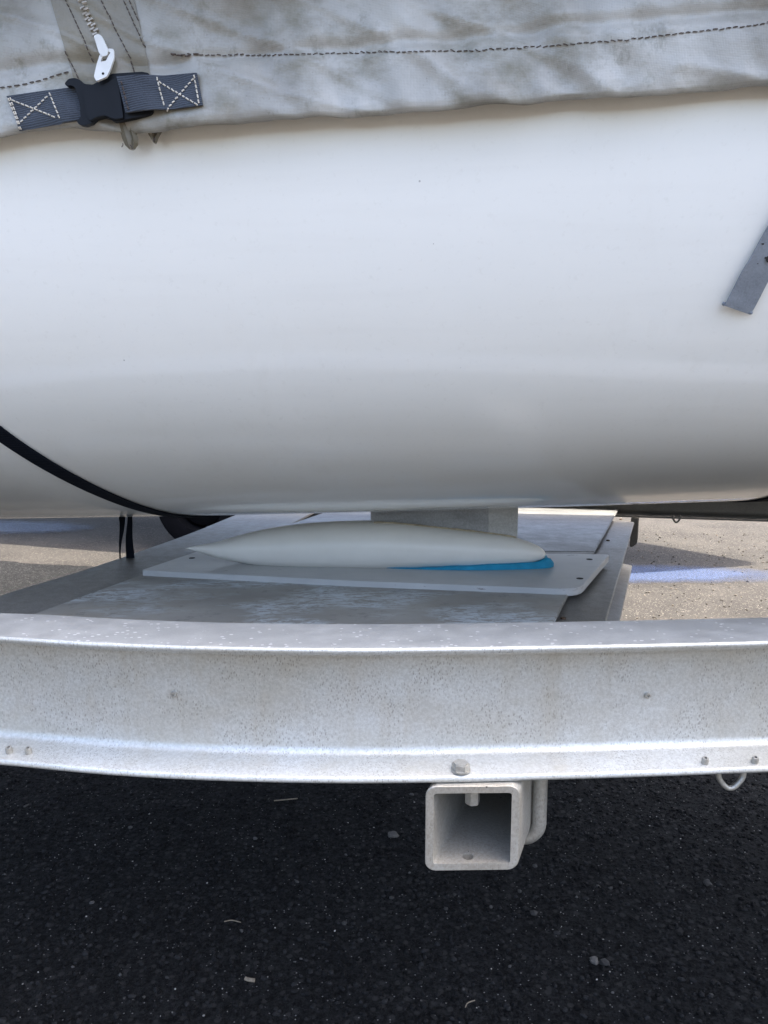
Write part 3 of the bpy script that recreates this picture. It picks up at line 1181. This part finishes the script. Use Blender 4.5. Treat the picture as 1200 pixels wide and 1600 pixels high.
def pix_path(bvh, pts, step=3.0):
    """points on a surface seen along a pixel polyline"""
    out = []
    P = [Vector((a, b, 0)) for a, b in pts]
    for a, b in zip(P, P[1:]):
        n = max(1, int((b - a).length / step))
        for i in range(n):
            q = a.lerp(b, i / n)
            h, nn = hit(bvh, q.x, q.y)
            if h:
                out.append((h, nn))
    h, nn = hit(bvh, P[-1].x, P[-1].y)
    if h:
        out.append((h, nn))
    return out


def stitches(name, bvh, pts, mat, parent, r=0.0006, dash=0.0042, gap=0.0009, off=0.0005, wob=0.0005):
    """row of short threads lying on the surface along a line"""
    base = pix_path(bvh, pts)
    if len(base) < 2:
        return None
    V, F = [], []
    d = 0.0
    seg = []
    segs = []
    on = True
    for (a, n1), (b, n2) in zip(base, base[1:]):
        L = (b - a).length
        steps = max(1, int(L / 0.0006))
        for i in range(steps):
            q = a.lerp(b, i / steps)
            n = n1.lerp(n2, i / steps)
            d += L / steps
            lim = dash if on else gap
            if on:
                f = min(1, d / dash)
                seg.append(q + n * (off + r * 1.1 * math.sin(math.pi * f)) + UP * wob * nz(len(segs) * 1.7, f))
            if d >= lim:
                if on and len(seg) > 1:
                    segs.append(seg)
                seg = []
                on = not on
                d = 0
    for s in segs:
        if len(s) > 4:
            s = [s[0], s[len(s) // 3], s[2 * len(s) // 3], s[-1]]
        v, f = tube_mesh(s, r, 5)
        o = len(V)
        V += v
        F += [tuple(i + o for i in x) for x in f]
    if not V:
        return None
    ob = new_obj(name, V, F, mat, parent)
    ob['kind'] = 'stuff'
    return ob


def patch(name, bvh, quad, nu, nv, off, thick, mat, parent):
    """cloth patch laid on a surface; quad = pixel corners a b c d"""
    a, b, c, d = [Vector((p[0], p[1], 0)) for p in quad]
    top, back = [], []
    for j in range(nv + 1):
        for i in range(nu + 1):
            q = a.lerp(b, i / nu).lerp(d.lerp(c, i / nu), j / nv)
            h, n = hit(bvh, q.x, q.y)
            if h is None:
                h, n = ony(q.x, q.y, 0.62), Vector((0, -1, 0))
            n = (n + Vector((0, -1.5, 0))).normalized()
            top.append(h + n * (off + thick))
            back.append(h + n * (off - 0.0015))
    V = top + back
    o = len(top)
    F = []
    W = nu + 1
    for j in range(nv):
        for i in range(nu):
            q = (j * W + i, j * W + i + 1, (j + 1) * W + i + 1, (j + 1) * W + i)
            F.append(tuple(reversed(q)))
            F.append(tuple(x + o for x in q))
    rim = [i for i in range(W)] + [j * W + nu for j in range(1, nv + 1)] + [nv * W + i for i in range(nu - 1, -1, -1)] + [j * W for j in range(nv - 1, 0, -1)]
    for i in range(len(rim)):
        x, y = rim[i], rim[(i + 1) % len(rim)]
        F.append((x, y, y + o, x + o))
    return new_obj(name, V, F, mat, parent)


# zip placket (darker strip) and its stitch lines
plk = patch('zip_placket', bvh_cov, [(66, -45), (200, -45), (243, 150), (124, 150)], 24, 34, 0.0002, 0.0009, M['placket'], cover)
bvh_plk = BVHTree.FromPolygons([v.co.copy() for v in plk.data.vertices], [tuple(p.vertices) for p in plk.data.polygons])
for pts in ([(55, -45), (70, 0), (100, 75), (125, 127)], [(88, -45), (103, 0), (130, 60), (150, 104)], [(143, -45), (158, 0), (185, 55), (204, 90), (211, 118)],
            [(176, -45), (193, 0), (218, 55), (233, 90), (240, 122)], [(186, -45), (202, 0), (222, 45), (234, 78), (240, 110)]):
    stitches('stitching', bvh_plk, pts, M['thread'], plk, 0.00042, 0.0034, 0.0004)
stitches('seam_stitching', bvh_cov, [(268, 85), (330, 86), (450, 86), (600, 82), (720, 80), (800, 76), (900, 69), (1000, 60), (1100, 48), (1235, 33)], M['thread'], cover, 0.00036, 0.0036, 0.0003, 0.0004, 0.0014)
stitches('seam_stitching', bvh_cov, [(268, 83), (290, 87), (315, 84)], M['thread'], cover, 0.0007)
stitches('seam_stitching', bvh_cov, [(-40, 143), (0, 138), (40, 132), (70, 124), (108, 112)], M['thread'], cover, 0.00045)

# zip chain, slider and pull
zp = pix_path(bvh_plk, [(112, -45), (127, 0), (140, 30), (153, 58)], 1.5)
V, F = [], []
for i in range(0, len(zp) - 1, 3):
    q, n = zp[i]
    t = (zp[i + 1][0] - q).normalized()
    s = t.cross(n).normalized()
    c = q + n * 0.0012 + s * (0.0011 if (i // 3) % 2 else -0.0011)
    o = len(V)
    for sx in (-1, 1):
        for sy in (-1, 1):
            for sz in (-1, 1):
                V.append(c + s * (sx * 0.0019) + t * (sy * 0.0006) + n * (sz * 0.0009))
    for f in ((0, 1, 3, 2), (4, 6, 7, 5), (0, 4, 5, 1), (2, 3, 7, 6), (0, 2, 6, 4), (1, 5, 7, 3)):
        F.append(tuple(o + k for k in f))
zt_ = new_obj('zip_teeth', V, F, M['teeth'], cover, smooth=False)
zt_['kind'] = 'stuff'


def planar(bvh, px, py, lift):
    """local frame (origin, normal) on a surface for building small hard parts"""
    h, n = hit(bvh, px, py)
    n = (n * 0.3 + Vector((-0.05, -1.0, 0.02))).normalized()
    return h + n * lift, n


def pix_on_plane(px, py, o, n):
    d = ray(px, py)
    return CAM + d * ((o - CAM).dot(n) / d.dot(n))


o, n = planar(bvh_plk, 160, 75, 0.002)
sl = [(149, 60), (156, 57), (162, 61), (172, 82), (170, 91), (162, 93), (157, 86)]
prism('zip_slider', round_poly([pix_on_plane(a, b, o, n) for a, b in sl], 0.001), 0.004, n, M['zip'], cover, 0.0006)
o, n = planar(bvh_plk, 163, 104, 0.0062)
n = (n + Vector((0.05, 0, 0.12))).normalized()
outl = [(157, 88), (171, 78), (179, 79), (180, 92), (173, 112), (168, 122), (152, 129), (148, 122), (152, 104)]
inl = [(160, 93), (170, 83), (174, 84), (167, 97), (158, 99)]
bm = bmesh.new()
OV = [pix_on_plane(a, b, o, n) for a, b in outl]
OV = round_poly(OV, 0.0012, 3)
IV = round_poly([pix_on_plane(a, b, o, n) for a, b in inl], 0.0006, 2)
vo = [bm.verts.new(p) for p in OV]
vi = [bm.verts.new(p) for p in IV]
eds = [bm.edges.new((vo[i], vo[(i + 1) % len(vo)])) for i in range(len(vo))] + [bm.edges.new((vi[i], vi[(i + 1) % len(vi)])) for i in range(len(vi))]
bmesh.ops.triangle_fill(bm, use_beauty=True, edges=eds)
ex = bmesh.ops.extrude_face_region(bm, geom=bm.faces[:])
for e in ex['geom']:
    if isinstance(e, bmesh.types.BMVert):
        e.co += n * 0.0018
pull = from_bm('zip_pull', bm, M['zip'], cover)
hb = bmesh.new()
hq = pix_on_plane(161, 115, o + n * 0.0018, n)
bmesh.ops.create_cone(hb, cap_ends=True, segments=12, radius1=0.0010, radius2=0.0010, depth=0.0003, matrix=Matrix.Translation(hq) @ n.to_track_quat('Z', 'Y').to_matrix().to_4x4())
from_bm('hole', hb, M['hole'], pull)

# frayed ends of the placket below the hem
def fray(pts, lean):
    L = []
    for i, (px, py, w) in enumerate(pts):
        q = ony(px, py, ref_y + lean * i)
        L.append((q, w * 0.5 * 0.6 / FPX))
    V, F = [], []
    for i, (q, w) in enumerate(L):
        j = 0.0006 * nz(i * 1.3, pts[0][0])
        for sx, dy in ((-1, 0.001), (-0.35, -0.0016 + j), (0.2, 0.0005), (0.5, -0.0014 - j), (1, 0.001), (0.0, 0.0035)):
            V.append(q + Vector((sx * w, dy, 0)))
    for i in range(len(L) - 1):
        for k in range(6):
            m = (k + 1) % 6
            F.append((i * 6 + k, i * 6 + m, (i + 1) * 6 + m, (i + 1) * 6 + k))
    F.append(tuple(range(6)))
    F.append(tuple((len(L) - 1) * 6 + k for k in reversed(range(6))))
    return new_obj('frayed_flap', V, F, M['fray'], cover)


h0, _ = hit(bvh_cov, 200, 186)
ref_y = (h0.y if h0 else 0.63) + 0.001
f1 = fray([(193, 176, 22), (196, 190, 24), (199, 203, 25), (203, 216, 26), (205, 226, 21), (206, 233, 9)], 0.0008)
f2 = fray([(243, 172, 40), (242, 185, 36), (242, 197, 30), (241, 208, 21), (241, 216, 12), (242, 223, 5)], 0.0008)
for tip in ([(192, 224), (190, 230)], [(203, 226), (207, 233)], [(241, 214), (239, 222)]):
    a, b = ony(*tip[0], ref_y), ony(*tip[1], ref_y)
    rod('loose_thread', [a, a.lerp(b, 0.5) + Vector((0.0006, 0, 0)), b], 0.0004, M['thread'], f1, 5)

# webbing straps and side-release buckle
strapL = patch('strap', bvh_cov, [(13, 152), (124, 137), (133, 187), (33, 205)], 16, 8, 0.0012, 0.0016, M['web'], cover)
o, n = planar(bvh_cov, 172, 158, 0.003)
body = [(106, 134), (112, 127), (121, 125.5), (129, 128), (137, 135), (150, 136), (163, 128), (180, 119), (226, 116), (236, 118), (240, 124), (243, 178), (239, 182), (227, 185), (201, 190), (197, 191), (181, 193), (176, 188.5), (166, 186), (155, 188.5), (147, 196), (137, 199.5), (128, 198), (124, 191), (131, 187), (130, 168), (122, 140), (116, 137), (108, 138)]
buckle = prism('buckle', round_poly([pix_on_plane(a, b, o, n) for a, b in body], 0.0012, 3), 0.0052, n, M['buckle'], cover, 0.0008, 2)
raised = [(131, 140), (150, 141), (166, 133), (181, 124), (187, 128), (195, 186), (181, 188), (166, 182), (152, 185), (142, 191), (137, 180)]
o2 = o + n * 0.0050
prism('buckle_face', round_poly([pix_on_plane(a, b, o2, n) for a, b in raised], 0.0015, 3), 0.0026, n, M['buckle'], buckle, 0.0009, 2)
# right strap passes over the buckle bar and lies on the canvas
V, F = [], []
nu, nv = 22, 8
qa, qb, qc, qd = Vector((190, 126.5, 0)), Vector((309, 116, 0)), Vector((318.5, 166, 0)), Vector((204, 182, 0))
top, back = [], []
for j in range(nv + 1):
    for i in range(nu + 1):
        t = i / nu
        q = qa.lerp(qb, t).lerp(qd.lerp(qc, t), j / nv)
        h, _n = hit(bvh_cov, q.x, q.y)
        lift = 0.0032 + 0.0062 * (1 - sstep(0.25, 0.62, t))
        if h is None:
            h = pix_on_plane(q.x, q.y, o, n) - n * 0.003
        top.append(h + n * lift)
        back.append(h + n * (lift - 0.0022))
V = top + back
W = nu + 1
oo = len(top)
for j in range(nv):
    for i in range(nu):
        q = (j * W + i, j * W + i + 1, (j + 1) * W + i + 1, (j + 1) * W + i)
        F.append(tuple(reversed(q)))
        F.append(tuple(x + oo for x in q))
rim = [i for i in range(W)] + [j * W + nu for j in range(1, nv + 1)] + [nv * W + i for i in range(nu - 1, -1, -1)] + [j * W for j in range(nv - 1, 0, -1)]
for i in range(len(rim)):
    x, y = rim[i], rim[(i + 1) % len(rim)]
    F.append((x, y, y + oo, x + oo))
strapR = new_obj('strap', V, F, M['web'], cover)
for st, lines in ((strapL, [[(17, 153), (34, 203)], [(78, 146), (94, 186)], [(20, 157), (93, 186)], [(33, 191), (79, 147)]]),
                  (strapR, [[(245, 122), (258, 171)], [(304, 118), (312, 168)], [(248, 129), (310, 165)], [(261, 172), (305, 121)]])):
    bv = BVHTree.FromPolygons([v.co.copy() for v in st.data.vertices], [tuple(p.vertices) for p in st.data.polygons])
    for ln in lines:
        stitches('white_stitching', bv, ln, M['wthread'], st, 0.00058, 0.0026, 0.0006, 0.0004, 0.0002)
    w_ = stitches('white_stitching', bv, [(190, 128), (204, 180)] if st is strapR else [(14, 154), (32, 203)], M['wthread'] if st is strapL else M['thread'], st, 0.0006, 0.0026, 0.0006, 0.0004, 0.0002)

# ------------------------------------------------------------------ straps round the hull
def hull_strap(name, u0, wid, mat, label, group=None, i_from=1, du=0.0, lo=0):
    """strap in a cross-section of the hull, both sides, over the cover"""
    V, F = [], []
    ring = []
    for i in range(NPR - 1, lo, -1):
        ring.append((i, -1))
    for i in range(lo, NPR):
        ring.append((i, 1))
    m = len(ring)
    for q, (i, sd) in enumerate(ring):
        off = 0.0022
        z = PR[i].y
        if z > 0.17:
            off = 0.0022 + 0.022 * sstep(0.17, 0.2, z)
        f_ = sstep(0.10, -0.167, z)
        sh = du * (f_ if sd < 0 else 2 - f_)
        for uu, oo_ in ((-wid / 2, off), (wid / 2, off), (wid / 2, off - 0.0016), (-wid / 2, off - 0.0016)):
            V.append(hull_pt(u0 + uu + sh, i, sd, oo_))
    # over the top
    tops = [(0.53, 0.35), (0.40, 0.388), (0.2, 0.418), (0, 0.444), (-0.2, 0.418), (-0.4, 0.388), (-0.53, 0.35)]
    for (w, z) in reversed(tops):
        c = HC + HA * (u0 + 2 * du * (0.5 - w / 1.06)) - HN * w + UP * z
        for uu, zz in ((-wid / 2, 0.0012), (wid / 2, 0.0012), (wid / 2, -0.0004), (-wid / 2, -0.0004)):
            V.append(c + HA * uu + UP * zz)
    tot = len(V) // 4
    for q in range(tot):
        r_ = (q + 1) % tot
        for k in range(4):
            j = (k + 1) % 4
            F.append((q * 4 + k, q * 4 + j, r_ * 4 + j, r_ * 4 + k))
    o = new_obj(name, V, F, mat)
    return tag(o, label, 'strap', group)


hp, _ = hit(bvh_hull, 17, 682)
U0 = (hp - HC).dot(HA) - 0.13 * sstep(0.10, -0.167, hp.z - CAM_Z)
strap_a = hull_strap('tie_down_strap', U0, 0.0225, M['blackweb'], 'black webbing tie-down strap curving under the hull at the left edge', du=0.13)
hp, _ = hit(bvh_hull, 1201, 752)
U1 = (hp - HC).dot(HA)
strap_b = hull_strap('tie_down_strap', U1 + 0.05, 0.034, M['blackweb'], 'black webbing strap passing under the hull at the right edge')


def ribbon(name, pts, wid, wdir, mat, thick=0.0014, twist=0.0):
    V, F = [], []
    n = len(pts)
    for i, p in enumerate(pts):
        t = (pts[min(i + 1, n - 1)] - pts[max(i - 1, 0)]).normalized()
        d = wdir.copy()
        if twist:
            d.rotate(Matrix.Rotation(twist * i / n, 3, t))
        d = (d - t * d.dot(t)).normalized()
        nn = t.cross(d)
        w = wid(i / (n - 1)) if callable(wid) else wid
        for a, b in ((-w / 2, 0), (w / 2, 0), (w / 2, thick), (-w / 2, thick)):
            V.append(p + d * a + nn * b)
    for i in range(n - 1):
        for k in range(4):
            j = (k + 1) % 4
            F.append((i * 4 + k, i * 4 + j, (i + 1) * 4 + j, (i + 1) * 4 + k))
    F.append((3, 2, 1, 0))
    F.append(tuple((n - 1) * 4 + k for k in range(4)))
    return new_obj(name, V, F, mat)


# loose tails of the left strap hanging below the hull
h1 = hull_pt(U0 + 0.0, 2, 1)
tails = thing('hanging_strap', tuple(ony(197, 865, 1.26)), 'two black strap tails hanging under the hull beside the tray', 'strap')
for k, (px0, px1, w0, w1) in enumerate(((189, 188, 0.012, 0.0022), (201, 204, 0.006, 0.013))):
    a, b = ony(px0, 795, 1.25), ony(px1, 905, 1.25)
    pts = [a.lerp(b, i / 10) + Vector((0.0015 * math.sin(i * 0.9 + k), 0.004 * math.sin(i * 0.5), 0)) for i in range(11)]
    rb_ = ribbon('strap_tail', pts, (lambda t, a=w0, b=w1: a + (b - a) * min(1, t * 1.7)), Vector((1, 0.1, 0)), M['blackweb'])
    adopt(rb_, tails)

# grey webbing tail lying on the topsides at the right
gp = []
for px, py in [(1149, 481), (1155, 471), (1165, 453), (1177, 430), (1192, 406), (1207, 380), (1222, 355), (1240, 325), (1262, 285), (1290, 235)]:
    h, nn = hit(bvh_hull, px, py)
    if h:
        gp.append(h + nn * (0.0035 + 0.0015 * nz(px * 0.03)))
gp = spline(gp, 4)
gtail = ribbon('webbing_strap', gp, 0.0228, Vector((1, 0, -0.02)), M['greyweb'], -0.0016)
tag(gtail, 'pale grey-blue webbing strap end lying against the white hull', 'strap')
for px, py, rr in [(1189, 378, 0.0013), (1198, 402, 0.0021), (1181, 408, 0.0011), (1193, 401, 0.0008)]:
    h, nn = hit(bvh_hull, px, py)
    bmb = bmesh.new()
    bmesh.ops.create_icosphere(bmb, subdivisions=2, radius=rr)
    for v in bmb.verts:
        v.co *= 1 + 0.5 * nz(v.co.x * 500 + px, v.co.y * 500, v.co.z * 500)
        v.co.y *= 0.12
        v.co.z *= 1.5
    tb = from_bm('tar_spot', bmb, M['hole'], gtail)
    tb.matrix_basis = Matrix.Translation(h + nn * 0.0054) @ Matrix.Rotation(R(25), 4, 'Y')
# widen direction: across the strap on the hull surface is handled by ribbon; frayed melted corners
for px, py in [(1129, 472), (1171, 486)]:
    h, nn = hit(bvh_hull, px, py)
    bmb = bmesh.new()
    bmesh.ops.create_icosphere(bmb, subdivisions=2, radius=0.0016, matrix=Matrix.Translation(h + nn * 0.004))
    for v in bmb.verts:
        v.co += Vector((nz(v.co.x * 900, v.co.z * 900), 0, nz(v.co.z * 900, 4, v.co.x * 900))) * 0.0009
    from_bm('melted_corner', bmb, M['greyweb'], gtail)

# ------------------------------------------------------------------ boat on the next bay (its shadow falls across the road)
NC = Vector((-0.40, 4.27, 0.72))
NA = R(18)
na, nn_ = Vector((math.cos(NA), -math.sin(NA), 0)), Vector((math.sin(NA), math.cos(NA), 0))
nb = thing('neighbouring_boat', (NC.x, NC.y, 0), 'second boat parked behind the white hull, seen only by its shadow', 'boat')


def xform(v):
    d = v - HC
    return NC + na * d.dot(HA) * 1.25 + nn_ * d.dot(HN) * 1.25 + UP * (d.z * 0.8)


nh = new_obj('hull', [xform(v) for v in hv], hf, M['gel'], nb)
ncv = [(u, i) for u in range(1) for i in range(1)]
rows = []
us2 = [-2.1 + 0.2 * i for i in range(22)]
V, F = [], []
tp = [(0.535, 0.22), (0.535, 0.31), (0.5, 0.35), (0.3, 0.40), (0, 0.45), (-0.3, 0.40), (-0.5, 0.35), (-0.535, 0.31), (-0.535, 0.22)]
for u in us2:
    for w, z in tp:
        V.append(xform(HC + HA * u - HN * (w * width(u)) + UP * (z + 0.01 * nz(u * 3, w * 4))))
for a in range(len(us2) - 1):
    for j in range(len(tp) - 1):
        F.append((a * 9 + j, (a + 1) * 9 + j, (a + 1) * 9 + j + 1, a * 9 + j + 1))
new_obj('cover', V, F, M['canvas'], nb)
nt = thing('neighbouring_trailer', (NC.x, NC.y, 0), 'dark trailer under the second boat behind the white hull', 'trailer')
for w in (-0.42, 0.42):
    boxbar('side_beam', NC + na * -1.7 + nn_ * w + UP * -0.30, NC + na * 1.3 + nn_ * w * 0.7 + UP * -0.30, 0.05, 0.08, M['dkgalv'], nt)
for u in (-1.4, -0.2, 0.9):
    boxbar('crossmember', NC + na * u + nn_ * -0.42 + UP * -0.24, NC + na * u + nn_ * 0.42 + UP * -0.24, 0.06, 0.05, M['dkgalv'], nt)
    boxbar('bunk', NC + na * u + nn_ * -0.25 + UP * -0.14, NC + na * u + nn_ * 0.25 + UP * -0.14, 0.08, 0.16, M['bunk'], nt)
boxbar('axle', NC + na * -0.32 + nn_ * -0.6 + UP * -0.47, NC + na * -0.32 + nn_ * 0.6 + UP * -0.47, 0.05, 0.05, M['dkgalv'], nt)
for w in (-0.62, 0.62):
    wheel(NC + na * -0.32 + nn_ * w + UP * (-NC.z + 0.244), nn_ * (1 if w > 0 else -1), nt, 0.24, 0.15, M['tyre'])
boxbar('axle_bracket', NC + na * -0.32 + nn_ * -0.42 + UP * -0.45, NC + na * -0.32 + nn_ * -0.42 + UP * -0.28, 0.08, 0.05, M['dkgalv'], nt)
boxbar('axle_bracket', NC + na * -0.32 + nn_ * 0.42 + UP * -0.45, NC + na * -0.32 + nn_ * 0.42 + UP * -0.28, 0.08, 0.05, M['dkgalv'], nt)

# ------------------------------------------------------------------ litter and loose stones
q = onz(301, 829, -CAM_Z)
pp = [q + Vector(v) for v in ((-0.035, -0.05, 0.008), (0.02, -0.06, 0.006), (0.045, 0.05, 0.03), (0.0, 0.03, 0.05), (-0.03, 0.03, 0.012))]
scrap = prism('paper_scrap', pp, 0.002, UP, M['paper'], None, 0)
tag(scrap, 'small white paper scrap on the shaded ground beyond the tray', 'litter')


def stone(px, py, r, mat, label, flat=0.7):
    q = onz(px, py, -CAM_Z + 0.006)
    bm = bmesh.new()
    bmesh.ops.create_icosphere(bm, subdivisions=2, radius=r)
    for v in bm.verts:
        k = 1 + 0.6 * nz(v.co.x / r * 1.3 + px, v.co.y / r * 1.1, v.co.z / r * 1.1 + py)
        v.co = Vector((v.co.x * k * 1.15, v.co.y * k, v.co.z * k * flat))
    o = from_bm('pebble', bm, mat)
    o.location = (q.x, q.y, 0.0045 + r * flat * 0.7)
    return tag(o, label, 'pebble')


M['peb'] = mat_plain('grey_pebble', (0.085, 0.078, 0.07), 0.8, 0, 0.3, 200, 0.4)
M['dpeb'] = mat_plain('dark_pebble', (0.018, 0.017, 0.0165), 0.8, 0, 0.3, 200, 0.4)
stone(614, 1306, 0.0075, M['peb'], 'pale rounded pebble lying left of the receiver tube')
stone(928, 1502, 0.0055, M['peb'], 'brown grey pebble beside a dark chip near the bottom right')
stone(944, 1504, 0.0065, M['dpeb'], 'flat dark stone chip touching the brown pebble at bottom right', 0.4)
stone(1105, 1380, 0.0055, M['dpeb'], 'dark grey pebble lying alone on asphalt at the right', 0.7)
stone(834, 1427, 0.0048, M['dpeb'], 'dark stone below the square receiver tube', 0.6)


def twig(pts, r, label):
    P = [onz(a, b, -CAM_Z + 0.0075) for a, b in pts]
    o = rod('twig', spline(P, 5), r, M['twig'], None, 6)
    return tag(o, label, 'twig')


twig([(428, 1251), (446, 1249.5), (465, 1247.5)], 0.0011, 'thin straight straw lying under the beam left of the tube')
twig([(383, 1529), (390, 1531), (398, 1532)], 0.0024, 'short pale wood chip on the asphalt near the bottom left')
twig([(727, 1574), (731, 1567), (742, 1563)], 0.0007, 'tiny curled straw at the bottom edge of the photo')
twig([(350, 1440), (362, 1438), (376, 1441)], 0.0007, 'fine broken straw on the asphalt left of centre')

me_v, me_f, me_c = [], [], []
ico = bmesh.new()
bmesh.ops.create_icosphere(ico, subdivisions=1, radius=1)
iv = [v.co.copy() for v in ico.verts]
iff = [tuple(v.index for v in f.verts) for f in ico.faces]
ico.free()


def scatter(n, x0, x1, y0, y1, rlo, rhi, dark, light, plight, z0):
    for _ in range(n):
        x, y = random.uniform(x0, x1), random.uniform(y0, y1)
        r = rlo + (rhi - rlo) * random.random() ** 2.6
        ang = random.uniform(0, 6.28)
        sx, sy, sz = r * random.uniform(0.8, 1.4), r * random.uniform(0.7, 1.1), r * random.uniform(0.45, 0.8)
        o = len(me_v)
        ca, sa = math.cos(ang), math.sin(ang)
        if random.random() < plight:
            kk = random.uniform(0.6, 1.3)
            c = [v * kk for v in light]
        else:
            kk = 0.45 * 4.0 ** random.random()
            c = [v * kk for v in dark]
        for v in iv:
            k = random.uniform(0.75, 1.2)
            a, b = v.x * sx * k, v.y * sy * k
            me_v.append((x + a * ca - b * sa, y + a * sa + b * ca, z0 + sz * 0.25 + v.z * sz * k))
            me_c.append(c)
        me_f.extend(tuple(o + i for i in f) for f in iff)


scatter(42000, -1.0, 1.0, 0.55, 1.75, 0.0012, 0.0046, (0.0135, 0.0135, 0.0138), (0.07, 0.068, 0.065), 0.012, 0.004)
scatter(1500, -1.0, 1.0, 0.55, 1.75, 0.0006, 0.0016, (0.05, 0.047, 0.044), (0.28, 0.27, 0.25), 0.45, 0.006)
scatter(1500, 0.4, 2.4, 2.1, 4.2, 0.002, 0.006, (0.07, 0.062, 0.052), (0.14, 0.12, 0.10), 0.12, 0.001)
gm = bpy.data.meshes.new('loose_grit')
gm.from_pydata(me_v, [], me_f)
ca = gm.color_attributes.new('tone', 'FLOAT_COLOR', 'POINT')
for i, c in enumerate(me_c):
    ca.data[i].color = (c[0], c[1], c[2], 1)
k = NT('grit')
at_ = k.n('ShaderNodeVertexColor', layer_name='tone')
k.set(Base_Color=at_.outputs[0], Roughness=0.8, Normal=k.bump(k.noise(500, 3), 0.5, 0.001), Specular_IOR_Level=0.08)
grit = finish('loose_grit', gm, k.m, None, smooth=False)
tag(grit, 'dark asphalt grit and tiny pale stones scattered on the ground', 'grit', kind='stuff')
